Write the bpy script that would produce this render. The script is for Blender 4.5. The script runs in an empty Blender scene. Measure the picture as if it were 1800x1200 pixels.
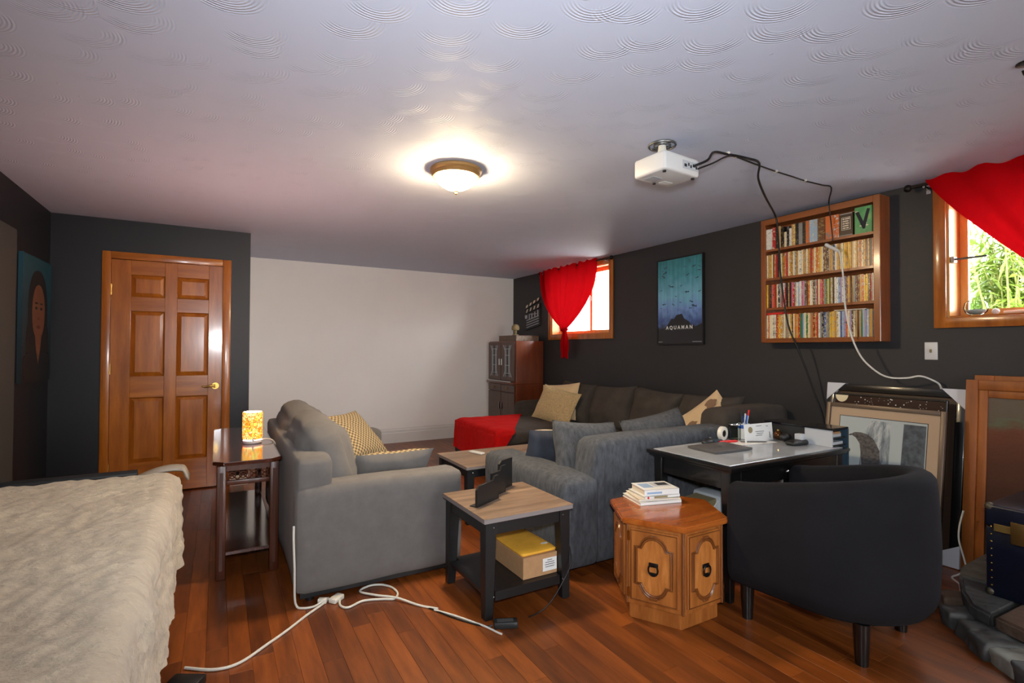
import bpy, bmesh, math, random
from mathutils import Vector, Matrix, noise
random.seed(11)
R = math.radians
scene = bpy.context.scene
C = scene.collection

# ------------------------------------------------------------------ camera, sky, light, exposure
cam_d = bpy.data.cameras.new('camera'); cam_d.sensor_width = 36.0; cam_d.lens = 17.964
cam_d.clip_start = .05
cam = bpy.data.objects.new('camera', cam_d); C.objects.link(cam)
cam.matrix_world = (Matrix.Translation((0, 0, 1.278)) @ Matrix.Rotation(R(-29.89), 4, 'Z')
                    @ Matrix.Rotation(R(90.926), 4, 'X') @ Matrix.Rotation(R(.2275), 4, 'Z'))
scene.camera = cam

world = bpy.data.worlds.new('sky'); scene.world = world; world.use_nodes = True
wn = world.node_tree.nodes; bg = wn['Background']
bg.inputs['Color'].default_value = (.97, .985, 1.0, 1); bg.inputs['Strength'].default_value = 14.0

sun_d = bpy.data.lights.new('sun', 'SUN'); sun_d.energy = 9; sun_d.angle = R(8); sun_d.color = (1, .95, .86)
sun = bpy.data.objects.new('sun', sun_d); C.objects.link(sun); sun.rotation_euler = (R(28), R(-6), 0)

def portal(x, y, z, sy, sz, rot):          # samples the sky through a real window opening
    d = bpy.data.lights.new('sky_portal', 'AREA'); d.shape = 'RECTANGLE'; d.size = sy; d.size_y = sz
    d.cycles.is_portal = True
    o = bpy.data.objects.new('sky_portal', d); C.objects.link(o); o.location = (x, y, z); o.rotation_euler = rot
portal(4.16, 5.225, 1.89, .84, 1.21, (0, R(90), 0))
portal(4.16, .82, 1.87, .77, 1.21, (0, R(90), 0))
portal(1.7, -2.68, 1.15, .9, 1.9, (R(90), 0, 0))

# the photographer's flash, just above the lens, turned a little upwards
fl = bpy.data.lights.new('camera_flash', 'SPOT'); fl.energy = 150; fl.spot_size = R(125); fl.spot_blend = 1.0
fl.shadow_soft_size = .05; fl.color = (.9, .95, 1.0)
flo = bpy.data.objects.new('camera_flash', fl); C.objects.link(flo); flo.location = (.0, -.03, 1.43)
flo.rotation_euler = (R(97), 0, R(-31))

vs = scene.view_settings; vs.view_transform = 'Standard'; vs.look = 'None'; vs.gamma = 1.0
vs.use_curve_mapping = False; vs.exposure = 0.8
cy = scene.cycles; cy.use_denoising = True; cy.max_bounces = 7; cy.diffuse_bounces = 4; cy.glossy_bounces = 3
cy.transmission_bounces = 4; cy.transparent_max_bounces = 8; cy.caustics_reflective = False; cy.caustics_refractive = False
cy.sample_clamp_indirect = 6.0

# ------------------------------------------------------------------ materials
def lin(c):
    return tuple((v / 12.92 if v <= .04045 else ((v + .055) / 1.055) ** 2.4) for v in [x / 255 for x in c[:3]]) + (1.0,)
class NT:
    def __init__(s, name):
        s.m = bpy.data.materials.new(name); s.m.use_nodes = True; s.t = s.m.node_tree; s.n = s.t.nodes
        s.b = s.n['Principled BSDF']; s.out = s.n['Material Output']
    def add(s, typ, **kw):
        n = s.n.new(typ)
        for k, v in kw.items(): setattr(n, k, v)
        return n
    def link(s, a, b): s.t.links.new(a, b)
    def coord(s, kind='Object', scale=(1, 1, 1), rnd=False):
        tc = s.add('ShaderNodeTexCoord'); mp = s.add('ShaderNodeMapping'); mp.inputs['Scale'].default_value = scale
        s.link(tc.outputs[kind], mp.inputs['Vector'])
        if rnd:
            oi = s.add('ShaderNodeObjectInfo'); ml = s.add('ShaderNodeMath', operation='MULTIPLY'); ml.inputs[1].default_value = 37.0
            s.link(oi.outputs['Random'], ml.inputs[0]); cb = s.add('ShaderNodeCombineXYZ')
            for i in range(3): s.link(ml.outputs[0], cb.inputs[i])
            s.link(cb.outputs[0], mp.inputs['Location'])
        return mp.outputs['Vector']
    def noise(s, vec, scale, detail=3.0, rough=.55):
        n = s.add('ShaderNodeTexNoise'); n.inputs['Scale'].default_value = scale
        n.inputs['Detail'].default_value = detail; n.inputs['Roughness'].default_value = rough
        s.link(vec, n.inputs['Vector']); return n.outputs['Fac']
    def ramp(s, fac, stops):
        r = s.add('ShaderNodeValToRGB'); e = r.color_ramp.elements
        while len(e) < len(stops): e.new(.5)
        for el, (p, c) in zip(e, stops): el.position = p; el.color = c
        s.link(fac, r.inputs['Fac']); return r.outputs['Color']
    def bump(s, fac, strength, dist=.01, normal=None):
        b = s.add('ShaderNodeBump'); b.inputs['Strength'].default_value = strength; b.inputs['Distance'].default_value = dist
        s.link(fac, b.inputs['Height'])
        if normal is not None: s.link(normal, b.inputs['Normal'])
        s.link(b.outputs[0], s.b.inputs['Normal']); return b.outputs[0]
    def set(s, **kw):
        for k, v in kw.items(): s.b.inputs[k.replace('_', ' ')].default_value = v
def flat(name, c, rough=.5, metal=0, spec=.5, var=0, vs=12, bump=0, bs=200, bd=.002, coat=0, emit=0, scale=(1, 1, 1)):
    s = NT(name); col = lin(c); s.set(Base_Color=col, Roughness=rough, Metallic=metal)
    s.b.inputs['Specular IOR Level'].default_value = spec
    if coat: s.b.inputs['Coat Weight'].default_value = coat; s.b.inputs['Coat Roughness'].default_value = .08
    if var or bump: v = s.coord(scale=scale)
    if var:
        a = tuple(x * (1 - var) for x in col[:3]) + (1,); b = tuple(min(1, x * (1 + var)) for x in col[:3]) + (1,)
        s.link(s.ramp(s.noise(v, vs), [(.3, a), (.7, b)]), s.b.inputs['Base Color'])
    if bump: s.bump(s.noise(v, bs, 2), bump, bd)
    if emit:
        s.b.inputs['Emission Color'].default_value = col; s.b.inputs['Emission Strength'].default_value = emit
    return s.m
def wood(name, c1, c2, grain='z', rough=.3, sc=9, coat=.3, bump=.08, rnd=False, c3=None, spread=(.3, .7)):
    s = NT(name); k = {'x': (.12, 1, 1), 'y': (1, .12, 1), 'z': (1, 1, .12)}[grain]
    v = s.coord(scale=tuple(a * sc for a in k), rnd=rnd)
    f = s.noise(v, 2.2, 6, .62)
    st = [(spread[0], lin(c1)), (spread[1], lin(c2))]
    if c3: st.append((min(.98, spread[1] + .2), lin(c3)))
    s.link(s.ramp(f, st), s.b.inputs['Base Color']); s.set(Roughness=rough)
    s.b.inputs['Coat Weight'].default_value = coat; s.b.inputs['Coat Roughness'].default_value = .12
    fine = s.noise(s.coord(scale=tuple(a * sc * 9 for a in k), rnd=rnd), 2, 2)
    if bump: s.bump(fine, bump, .002)
    return s.m
def fabric(name, c, var=.25, vs=6, bs=420, bump=.5, bd=.003, sheen=.35, streak=None, rough=.95):
    s = NT(name); col = lin(c); v = s.coord(); s.set(Roughness=rough); s.b.inputs['Specular IOR Level'].default_value = .15
    a = tuple(x * (1 - var) for x in col[:3]) + (1,); b = tuple(min(1, x * (1 + var)) for x in col[:3]) + (1,)
    f = s.noise(v if streak is None else s.coord(scale=streak), vs, 5, .65)
    s.link(s.ramp(f, [(.32, a), (.68, b)]), s.b.inputs['Base Color'])
    s.b.inputs['Sheen Tint'].default_value = tuple(min(1, x * 3 + .02) for x in col[:3]) + (1,)
    s.b.inputs['Sheen Weight'].default_value = sheen; s.b.inputs['Sheen Roughness'].default_value = .5
    s.bump(s.noise(v, bs, 2), bump, bd)
    return s.m

M = {}
M['wall_dark'] = flat('charcoal_paint', (43, 42, 44), .55, var=.06, vs=3, bump=.05, bs=60)
M['wall_navy'] = flat('navy_black_paint', (17, 17, 23), .5, var=.06, vs=3, bump=.05, bs=60)
M['wall_white'] = flat('white_paint', (236, 233, 229), .6, var=.02, vs=2, bump=.04, bs=60)
M['trim_white'] = flat('white_gloss_trim', (216, 214, 212), .35)
M['grey_door'] = flat('dark_grey_paint', (62, 62, 58), .6)
M['oak'] = wood('honey_oak', (140, 74, 17), (186, 110, 34), 'z', .28, 8, .5)
M['oak_h'] = wood('honey_oak_horizontal', (140, 74, 17), (186, 110, 34), 'y', .28, 8, .5)
M['oak_x'] = wood('honey_oak_cross', (140, 74, 17), (186, 110, 34), 'x', .28, 8, .5)
M['pine_bright'] = wood('bright_pine_jamb', (196, 136, 62), (222, 166, 92), 'z', .35, 8, .3)
M['shelf_oak'] = wood('bookcase_oak', (118, 62, 26), (150, 86, 40), 'z', .32, 10, .3)
M['shelf_oak_h'] = wood('bookcase_oak_h', (118, 62, 26), (150, 86, 40), 'y', .32, 10, .3)
M['cherry'] = wood('dark_cherry', (58, 26, 12), (92, 44, 21), 'z', .4, 8, .15)
M['cherry_h'] = wood('dark_cherry_top', (52, 22, 11), (84, 38, 20), 'y', .13, 8, 1.0)
M['walnut'] = wood('walnut_cabinet', (92, 44, 24), (122, 62, 34), 'z', .3, 7, .4)
M['walnut_d'] = wood('walnut_front', (62, 34, 23), (84, 48, 34), 'z', .3, 7, .4)
M['hexwood'] = wood('hexagon_oak', (128, 70, 26), (176, 108, 50), 'z', .35, 10, .35, bump=.15)
M['hextop'] = wood('hexagon_top', (134, 62, 18), (172, 96, 38), 'x', .22, 8, .6)
M['hexdark'] = wood('hexagon_molding', (92, 48, 18), (134, 78, 34), 'z', .35, 12, .3)
M['laminate'] = None
M['black'] = flat('satin_black', (22, 22, 23), .42)
M['black_gloss'] = flat('gloss_black', (13, 13, 14), .16, coat=.4)
M['black_paint'] = flat('black_painted_wood', (17, 16, 16), .3, coat=.3)
M['dark_plastic'] = flat('dark_plastic', (30, 31, 32), .45)
M['charcoal_metal'] = flat('bronze_black_metal', (40, 38, 36), .4, .8)
M['brass'] = flat('brass', (200, 160, 84), .25, 1)
M['bronze'] = flat('brushed_bronze', (176, 136, 84), .35, .45)
M['chrome'] = flat('chrome', (205, 205, 205), .15, 1)
M['grey_metal'] = flat('grey_metal', (120, 120, 118), .4, .7)
M['white_plastic'] = flat('white_plastic', (210, 210, 208), .4)
M['oak_dull'] = wood('dull_oak_frame', (126, 66, 18), (160, 90, 30), 'z', .5, 8, .0)
M['ivory'] = flat('ivory_plastic', (222, 218, 205), .4)
M['cord_white'] = flat('white_cable', (208, 206, 196), .45)
M['cord_black'] = flat('black_cable', (16, 16, 17), .5)
M['paper'] = flat('white_paper', (218, 218, 214), .8)
M['paper_grey'] = flat('grey_paper', (176, 180, 184), .8)
M['paper_cream'] = flat('cream_paper', (216, 204, 182), .8)
M['ink'] = flat('dark_ink', (40, 40, 46), .8)
M['ink_blue'] = flat('pale_blue_ink', (140, 165, 195), .8)
M['cardboard'] = flat('cardboard', (172, 132, 92), .85, var=.08, vs=30)
M['manila'] = flat('manila_yellow', (226, 166, 50), .7, var=.08, vs=14, bump=.2, bs=30, bd=.004)
M['cardboard_w'] = flat('white_cardboard', (206, 206, 210), .75)
M['red'] = flat('red_plastic', (206, 28, 22), .4)
M['blue'] = flat('blue_plastic', (38, 84, 170), .4)
M['navy'] = flat('navy_blue', (14, 19, 38), .38, var=.2, vs=8, bump=.1, bs=40)
M['teal_d'] = flat('dark_teal', (38, 60, 74), .6)
M['tan'] = flat('tan_fabric', (142, 128, 92), .9)
M['sofa_l'] = fabric('grey_linen_weave', (106, 102, 99), .08, 14, 500, .45)
M['sofa_c'] = fabric('blue_grey_chenille', (77, 79, 83), .36, 40, 300, .9, .004, streak=(1, 1, .35))
M['sofa_d'] = fabric('dark_brown_grey_velvet', (68, 62, 57), .16, 8, 500, .3, sheen=.25)
M['velvet'] = fabric('charcoal_velvet', (27, 26, 29), .14, 5, 700, .2, sheen=.2)
M['quilt'] = None
M['throw_red'] = fabric('red_fleece', (178, 14, 12), .15, 20, 240, .6, .004)
M['fur_tan'] = fabric('tan_shaggy', (196, 166, 122), .24, 60, 130, 1, .012)
M['cream_fab'] = fabric('cream_fleece', (222, 204, 172), .14, 40, 180, .8, .008)
M['navy_fab'] = fabric('slate_fabric', (66, 68, 76), .15, 14, 420, .4)
M['linen_print'] = fabric('beige_linen', (208, 178, 138), .05, 10, 500, .4)
M['stone'] = flat('grey_slate', (84, 84, 82), .7, var=.3, vs=9, bump=.6, bs=14, bd=.02)
M['stone_b'] = flat('brown_stone', (112, 90, 74), .75, var=.25, vs=9, bump=.6, bs=14, bd=.02)
M['stone_w'] = flat('pale_stone', (150, 150, 138), .75, var=.25, vs=9, bump=.6, bs=14, bd=.02)
M['black_wood_edge'] = flat('black_frame', (18, 17, 17), .3, coat=.3)
M['frame_grey'] = flat('pewter_frame', (104, 88, 74), .4, .3)
M['mat_beige'] = flat('beige_matboard', (206, 178, 148), .85)
M['grass'] = flat('grass', (92, 130, 48), .9, var=.3, vs=20)
M['bounce_ground'] = flat('pale_bounce_ground', (214, 210, 202), .9, var=.08, vs=2)
M['leaf'] = flat('leaf_green', (104, 132, 40), .55, var=.35, vs=3)
M['stem'] = flat('plant_stem', (120, 130, 60), .7)

s = NT('laminate_planks')                                     # grey-brown wood-look laminate with plank stripes
v = s.coord(scale=(1.2, 9, 9)); f = s.noise(v, 2.5, 5, .6)
c1 = s.ramp(f, [(.3, lin((112, 92, 76))), (.7, lin((158, 134, 112)))])
wv = s.add('ShaderNodeTexVoronoi', voronoi_dimensions='1D', feature='F1'); wv.inputs['Scale'].default_value = 15
sp = s.add('ShaderNodeSeparateXYZ'); s.link(s.coord(), sp.inputs[0]); s.link(sp.outputs['Y'], wv.inputs['W'])
hs = s.add('ShaderNodeMix', data_type='RGBA', blend_type='MULTIPLY'); hs.inputs['Factor'].default_value = .55
cr = s.add('ShaderNodeSeparateColor'); s.link(wv.outputs['Color'], cr.inputs[0])
s.link(c1, hs.inputs['A']); s.link(s.ramp(cr.outputs[0], [(0, (.55, .52, .5, 1)), (1, (1.25, 1.2, 1.15, 1))]), hs.inputs['B'])
s.link(hs.outputs['Result'], s.b.inputs['Base Color']); s.set(Roughness=.38); M['laminate'] = s.m
M['laminate_edge'] = flat('laminate_edge', (128, 120, 118), .45)

s = NT('beige_quilt')
v = s.coord(); f = s.noise(v, 3, 4)
s.link(s.ramp(f, [(.3, lin((172, 158, 138))), (.7, lin((190, 178, 158)))]), s.b.inputs['Base Color'])
s.set(Roughness=.9); s.b.inputs['Sheen Weight'].default_value = .3; s.b.inputs['Specular IOR Level'].default_value = .2
nz = s.noise(s.coord(scale=(1, 1.6, 1)), 34, 4, .6); s.bump(nz, .85, .012); M['quilt'] = s.m

s = NT('hardwood_plank')                                       # each plank takes its own tone
oi = s.add('ShaderNodeObjectInfo'); v = s.coord(scale=(10, 1.1, 10), rnd=True); f = s.noise(v, 2.4, 6, .6)
c1 = s.ramp(f, [(.28, lin((96, 46, 13))), (.72, lin((150, 80, 28)))])
mx = s.add('ShaderNodeMix', data_type='RGBA', blend_type='MULTIPLY'); mx.inputs['Factor'].default_value = 1
s.link(c1, mx.inputs['A']); s.link(s.ramp(oi.outputs['Random'], [(0, (.5, .46, .44, 1)), (.35, (.82, .8, .78, 1)), (1, (1.12, 1.1, 1.06, 1))]), mx.inputs['B'])
s.link(mx.outputs['Result'], s.b.inputs['Base Color']); s.set(Roughness=.4)
s.b.inputs['Coat Weight'].default_value = .15; s.b.inputs['Coat Roughness'].default_value = .2
s.bump(s.noise(s.coord(scale=(90, 6, 90), rnd=True), 2, 2), .06, .001); M['plank'] = s.m

s = NT('swirl_ceiling_plaster')                                # hand-swirled plaster: overlapping fans of raised arcs
v = s.coord()
def swirl(shift, scale, seed):
    mp = s.add('ShaderNodeMapping'); mp.inputs['Location'].default_value = shift; mp.inputs['Scale'].default_value = (1, 1, 0)
    s.link(v, mp.inputs['Vector'])
    vo = s.add('ShaderNodeTexVoronoi', voronoi_dimensions='2D', feature='F1'); vo.inputs['Scale'].default_value = scale
    vo.inputs['Randomness'].default_value = .55; s.link(mp.outputs[0], vo.inputs['Vector'])
    sub = s.add('ShaderNodeVectorMath', operation='SUBTRACT'); s.link(mp.outputs[0], sub.inputs[0])
    dv = s.add('ShaderNodeVectorMath', operation='SCALE'); s.link(vo.outputs['Position'], dv.inputs[0]); dv.inputs['Scale'].default_value = 1.0
    s.link(dv.outputs[0], sub.inputs[1])
    ln = s.add('ShaderNodeVectorMath', operation='LENGTH'); s.link(sub.outputs[0], ln.inputs[0])
    d = ln.outputs['Value']
    nrm = s.add('ShaderNodeVectorMath', operation='NORMALIZE'); s.link(sub.outputs[0], nrm.inputs[0])
    dot = s.add('ShaderNodeVectorMath', operation='DOT_PRODUCT'); s.link(nrm.outputs[0], dot.inputs[0]); dot.inputs[1].default_value = (.5, .87, 0)
    ang = s.add('ShaderNodeMapRange', interpolation_type='SMOOTHSTEP'); s.link(dot.outputs['Value'], ang.inputs[0]); ang.inputs[1].default_value = .1; ang.inputs[2].default_value = .8
    sn = s.add('ShaderNodeMath', operation='MULTIPLY'); s.link(d, sn.inputs[0]); sn.inputs[1].default_value = 520
    si = s.add('ShaderNodeMath', operation='SINE'); s.link(sn.outputs[0], si.inputs[0])
    r1 = s.add('ShaderNodeMapRange', interpolation_type='SMOOTHSTEP'); s.link(d, r1.inputs[0]); r1.inputs[1].default_value = .05; r1.inputs[2].default_value = .085
    r2 = s.add('ShaderNodeMapRange', interpolation_type='SMOOTHSTEP'); s.link(d, r2.inputs[0]); r2.inputs[1].default_value = .14; r2.inputs[2].default_value = .115
    out = si.outputs[0]
    for x in (ang.outputs[0], r1.outputs[0], r2.outputs[0]):
        m_ = s.add('ShaderNodeMath', operation='MULTIPLY'); s.link(out, m_.inputs[0]); s.link(x, m_.inputs[1]); out = m_.outputs[0]
    return out
a = swirl((0, 0, 0), 3.6, 1); b_ = swirl((3.37, 1.21, 0), 3.3, 2)
ad = s.add('ShaderNodeMath', operation='ADD'); s.link(a, ad.inputs[0]); s.link(b_, ad.inputs[1])
sk = s.add('ShaderNodeTexVoronoi', feature='F1'); sk.inputs['Scale'].default_value = 9; s.link(v, sk.inputs['Vector'])
pk = s.add('ShaderNodeMapRange'); s.link(sk.outputs['Distance'], pk.inputs[0]); pk.inputs[1].default_value = .07; pk.inputs[2].default_value = .0
pk.inputs[4].default_value = 1.6
ad2 = s.add('ShaderNodeMath', operation='ADD'); s.link(ad.outputs[0], ad2.inputs[0]); s.link(pk.outputs[0], ad2.inputs[1])
s.set(Base_Color=lin((196, 203, 222)), Roughness=.7); s.bump(ad2.outputs[0], .6, .0017); M['ceiling'] = s.m

def glass_mat(name, tint=(1, 1, 1), refl=.08, rough=.0):
    s = NT(name); tr = s.add('ShaderNodeBsdfTransparent'); tr.inputs[0].default_value = tint + (1,)
    gl = s.add('ShaderNodeBsdfGlossy'); gl.inputs['Roughness'].default_value = rough
    lw = s.add('ShaderNodeLayerWeight'); lw.inputs[0].default_value = refl * 2.2
    mx = s.add('ShaderNodeMixShader'); s.link(lw.outputs['Fresnel'], mx.inputs[0]); s.link(tr.outputs[0], mx.inputs[1]); s.link(gl.outputs[0], mx.inputs[2])
    s.link(mx.outputs[0], s.out.inputs['Surface']); return s.m
M['pane'] = glass_mat('window_pane'); M['jar'] = glass_mat('clear_glass', (.93, .96, .95), .035)
def sheer(name, c, trans=.6):
    s = NT(name); col = lin(c); d = s.add('ShaderNodeBsdfDiffuse'); d.inputs[0].default_value = col
    t = s.add('ShaderNodeBsdfTranslucent'); t.inputs[0].default_value = col
    mx = s.add('ShaderNodeMixShader'); mx.inputs[0].default_value = trans
    s.link(d.outputs[0], mx.inputs[1]); s.link(t.outputs[0], mx.inputs[2]); s.link(mx.outputs[0], s.out.inputs['Surface']); return s.m
M['curtain'] = sheer('red_sheer_curtain', (168, 9, 16), .13)

s = NT('printed_spine')                                        # film-case spines: own colour with printed title blocks
oi = s.add('ShaderNodeObjectInfo'); v = s.coord(scale=(0, .6, 4.5), rnd=True); n1 = s.noise(v, 1.6, 1)
n2 = s.noise(s.coord(scale=(0, 1.6, 17), rnd=True), 1.5, 2)
tit = s.ramp(n2, [(.5, (0, 0, 0, 1)), (.56, (1, 1, 1, 1))]); tb = s.ramp(n1, [(.48, (0, 0, 0, 1)), (.53, (1, 1, 1, 1))])
mlt = s.add('ShaderNodeMix', data_type='RGBA', blend_type='MULTIPLY'); mlt.inputs['Factor'].default_value = 1
s.link(tit, mlt.inputs['A']); s.link(tb, mlt.inputs['B'])
alt = s.ramp(oi.outputs['Random'], [(0, lin((236, 226, 196))), (.3, lin((30, 26, 26))), (.5, lin((244, 214, 120))), (.75, lin((50, 34, 30))), (1, lin((240, 240, 235)))])
mx = s.add('ShaderNodeMix', data_type='RGBA'); s.link(mlt.outputs['Result'], mx.inputs['Factor'])
s.link(oi.outputs['Color'], mx.inputs['A']); s.link(alt, mx.inputs['B'])
s.link(mx.outputs['Result'], s.b.inputs['Base Color']); s.set(Roughness=.3); M['spine'] = s.m

# ------------------------------------------------------------------ mesh helpers
class B:
    def __init__(s): s.bm = bmesh.new()
    def _new(s, n0): s.bm.verts.ensure_lookup_table(); return s.bm.verts[n0:]
    def box(s, x0, x1, y0, y1, z0, z1, bev=0, seg=2, mat=None):
        n0 = len(s.bm.verts)
        m = Matrix.Translation(((x0 + x1) / 2, (y0 + y1) / 2, (z0 + z1) / 2)) @ Matrix.Diagonal((x1 - x0, y1 - y0, z1 - z0, 1))
        r = bmesh.ops.create_cube(s.bm, size=1, matrix=m)
        if bev:
            ed = list({e for v in r['verts'] for e in v.link_edges})
            bmesh.ops.bevel(s.bm, geom=ed, offset=bev, segments=seg, profile=.5, affect='EDGES')
        return s
    def cyl(s, p0, p1, r0, r1=None, n=16, caps=True):
        r1 = r0 if r1 is None else r1; p0 = Vector(p0); p1 = Vector(p1); d = p1 - p0
        q = d.to_track_quat('Z', 'Y').to_matrix().to_4x4()
        bmesh.ops.create_cone(s.bm, cap_ends=caps, segments=n, radius1=r0, radius2=r1, depth=d.length, matrix=Matrix.Translation((p0 + p1) / 2) @ q)
        return s
    def sphere(s, c, r, sx=1, sy=1, sz=1, u=16, v=10):
        bmesh.ops.create_uvsphere(s.bm, u_segments=u, v_segments=v, radius=r, matrix=Matrix.Translation(c) @ Matrix.Diagonal((sx, sy, sz, 1))); return s
    def tube(s, pts, r, n=8, closed=False, smooth=0):
        P = [Vector(p) for p in pts]
        if smooth:
            Q = []
            k = len(P)
            for i in range(k if closed else k - 1):
                p0 = P[i - 1] if (i > 0 or closed) else P[0]; p1 = P[i]; p2 = P[(i + 1) % k]; p3 = P[(i + 2) % k] if (closed or i + 2 < k) else P[-1]
                for j in range(smooth):
                    t = j / smooth
                    Q.append(.5 * ((2 * p1) + (p2 - p0) * t + (2 * p0 - 5 * p1 + 4 * p2 - p3) * t * t + (3 * p1 - p0 - 3 * p2 + p3) * t ** 3))
            if not closed: Q.append(P[-1])
            if isinstance(r, (list, tuple)):
                r = [r[min(len(r) - 1, int(f))] * (1 - f % 1) + r[min(len(r) - 1, int(f) + 1)] * (f % 1) for f in [i / smooth for i in range(len(Q))]]
            P = Q
        rings = []; k = len(P); up = Vector((0, 0, 1)); prev = None
        for i, p in enumerate(P):
            a = P[i - 1] if (i > 0 or closed) else P[0]; b = P[(i + 1) % k] if (i < k - 1 or closed) else P[-1]
            d = (b - a).normalized()
            if prev is None: u = d.orthogonal().normalized()
            else: u = (prev - d * prev.dot(d)); u = u.normalized() if u.length > 1e-6 else d.orthogonal().normalized()
            prev = u; w = d.cross(u)
            rr = r[i] if isinstance(r, (list, tuple)) else r
            rings.append([s.bm.verts.new(p + (u * math.cos(2 * math.pi * j / n) + w * math.sin(2 * math.pi * j / n)) * rr) for j in range(n)])
        for i in range(k if closed else k - 1):
            A, Bn = rings[i], rings[(i + 1) % k]
            for j in range(n): s.bm.faces.new((A[j], A[(j + 1) % n], Bn[(j + 1) % n], Bn[j]))
        if not closed:
            s.bm.faces.new(rings[0][::-1]); s.bm.faces.new(rings[-1])
        return s
    def lathe(s, prof, c=(0, 0, 0), n=28):
        rings = []
        for r, z in prof:
            if r < 1e-5: rings.append([s.bm.verts.new((c[0], c[1], c[2] + z))])
            else: rings.append([s.bm.verts.new((c[0] + r * math.cos(2 * math.pi * j / n), c[1] + r * math.sin(2 * math.pi * j / n), c[2] + z)) for j in range(n)])
        for A, D in zip(rings, rings[1:]):
            for j in range(n):
                k = (j + 1) % n
                if len(A) == 1 and len(D) == 1: continue
                if len(A) == 1: s.bm.faces.new((A[0], D[k], D[j]))
                elif len(D) == 1: s.bm.faces.new((A[j], A[k], D[0]))
                else: s.bm.faces.new((A[j], A[k], D[k], D[j]))
        return s
    def prism(s, poly, a0, a1, axis='z', bev=0):
        def mk(p, a): return {'z': (p[0], p[1], a), 'y': (p[0], a, p[1]), 'x': (a, p[0], p[1])}[axis]
        lo = [s.bm.verts.new(mk(p, a0)) for p in poly]; hi = [s.bm.verts.new(mk(p, a1)) for p in poly]; k = len(poly)
        fs = [s.bm.faces.new(lo[::-1]), s.bm.faces.new(hi)]
        for i in range(k): fs.append(s.bm.faces.new((lo[i], lo[(i + 1) % k], hi[(i + 1) % k], hi[i])))
        bmesh.ops.recalc_face_normals(s.bm, faces=fs)
        if bev:
            ed = list({e for f in fs for e in f.edges}); bmesh.ops.bevel(s.bm, geom=ed, offset=bev, segments=2, affect='EDGES')
        return s
    def pillow(s, w, h, t, n=18, p=2.6, seed=0, wob=.012, sides=(1, -1)):
        for side in sides:
            g = []
            for i in range(n + 1):
                row = []
                for j in range(n + 1):
                    u = -1 + 2 * i / n; v = -1 + 2 * j / n
                    k = max(0, (1 - abs(u) ** p) * (1 - abs(v) ** p)) ** .5
                    x = u * w / 2 * (1 - .07 * (1 - v * v)); y = v * h / 2 * (1 - .07 * (1 - u * u))
                    z = side * t / 2 * k + wob * noise.noise((u * 1.7 + seed, v * 1.7, seed * 3.1)) * (k + .3)
                    row.append(s.bm.verts.new((x, y, z)))
                g.append(row)
            for i in range(n):
                for j in range(n):
                    f = (g[i][j], g[i + 1][j], g[i + 1][j + 1], g[i][j + 1]); s.bm.faces.new(f if side > 0 else f[::-1])
        bmesh.ops.remove_doubles(s.bm, verts=s.bm.verts[:], dist=.0015)
        return s
    def puff(s, x0, x1, y0, y1, z0, z1, r=.06, bulge=.02, seed=0, n=8, axes='xyz', wob=.006):
        """a stuffed block: rounded edges, faces that swell a little"""
        cx, cy_, cz = (x0 + x1) / 2, (y0 + y1) / 2, (z0 + z1) / 2; hx, hy, hz = (x1 - x0) / 2, (y1 - y0) / 2, (z1 - z0) / 2
        t = bmesh.new(); bmesh.ops.create_cube(t, size=2); bmesh.ops.subdivide_edges(t, edges=t.edges[:], cuts=n, use_grid_fill=True)
        r = min(r, hx * .98, hy * .98, hz * .98)
        def warp(a, h):                      # more vertices near the edges
            return math.copysign(1 - (1 - abs(a)) ** 1.5, a) if a else 0
        for v in t.verts:
            q = Vector((warp(v.co.x, hx) * hx, warp(v.co.y, hy) * hy, warp(v.co.z, hz) * hz))
            inn = Vector((max(-hx + r, min(hx - r, q.x)), max(-hy + r, min(hy - r, q.y)), max(-hz + r, min(hz - r, q.z))))
            d = q - inn
            q = inn + d.normalized() * r if d.length > 1e-6 else q
            ux, uy, uz = v.co
            b = Vector((0, 0, 0))
            if abs(ux) > .999 and 'x' in axes: b.x = math.copysign(bulge * (1 - uy * uy) * (1 - uz * uz), ux)
            if abs(uy) > .999 and 'y' in axes: b.y = math.copysign(bulge * (1 - ux * ux) * (1 - uz * uz), uy)
            if abs(uz) > .999 and 'z' in axes: b.z = math.copysign(bulge * (1 - ux * ux) * (1 - uy * uy), uz)
            q = q + b
            if wob: q += d.normalized() * wob * noise.noise((q.x * 5 + seed, q.y * 5, q.z * 5)) if d.length > 1e-6 else Vector()
            v.co = q + Vector((cx, cy_, cz))
        me = bpy.data.meshes.new('t'); t.to_mesh(me); t.free(); s.bm.from_mesh(me); bpy.data.meshes.remove(me)
        return s
    def grid(s, fn, nu, nv, closed_u=False):
        g = [[s.bm.verts.new(fn(i / nu, j / nv)) for j in range(nv + 1)] for i in range(nu + (0 if closed_u else 1))]
        k = len(g)
        for i in range(nu):
            for j in range(nv): s.bm.faces.new((g[i][j], g[(i + 1) % k][j], g[(i + 1) % k][j + 1], g[i][j + 1]))
        return s
    def xf(s, m): bmesh.ops.transform(s.bm, matrix=m, verts=s.bm.verts[:]); return s
    def text(s, body, size, m, ext=.0006, align='CENTER', bold=0):
        cu = bpy.data.curves.new('lettering', 'FONT'); cu.body = body; cu.size = size; cu.extrude = ext; cu.align_x = align; cu.offset = bold
        cu.resolution_u = 3; ob = bpy.data.objects.new('lettering', cu); me = ob.to_mesh(); me.transform(m); s.bm.from_mesh(me); ob.to_mesh_clear()
        bpy.data.objects.remove(ob); bpy.data.curves.remove(cu); return s

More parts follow.
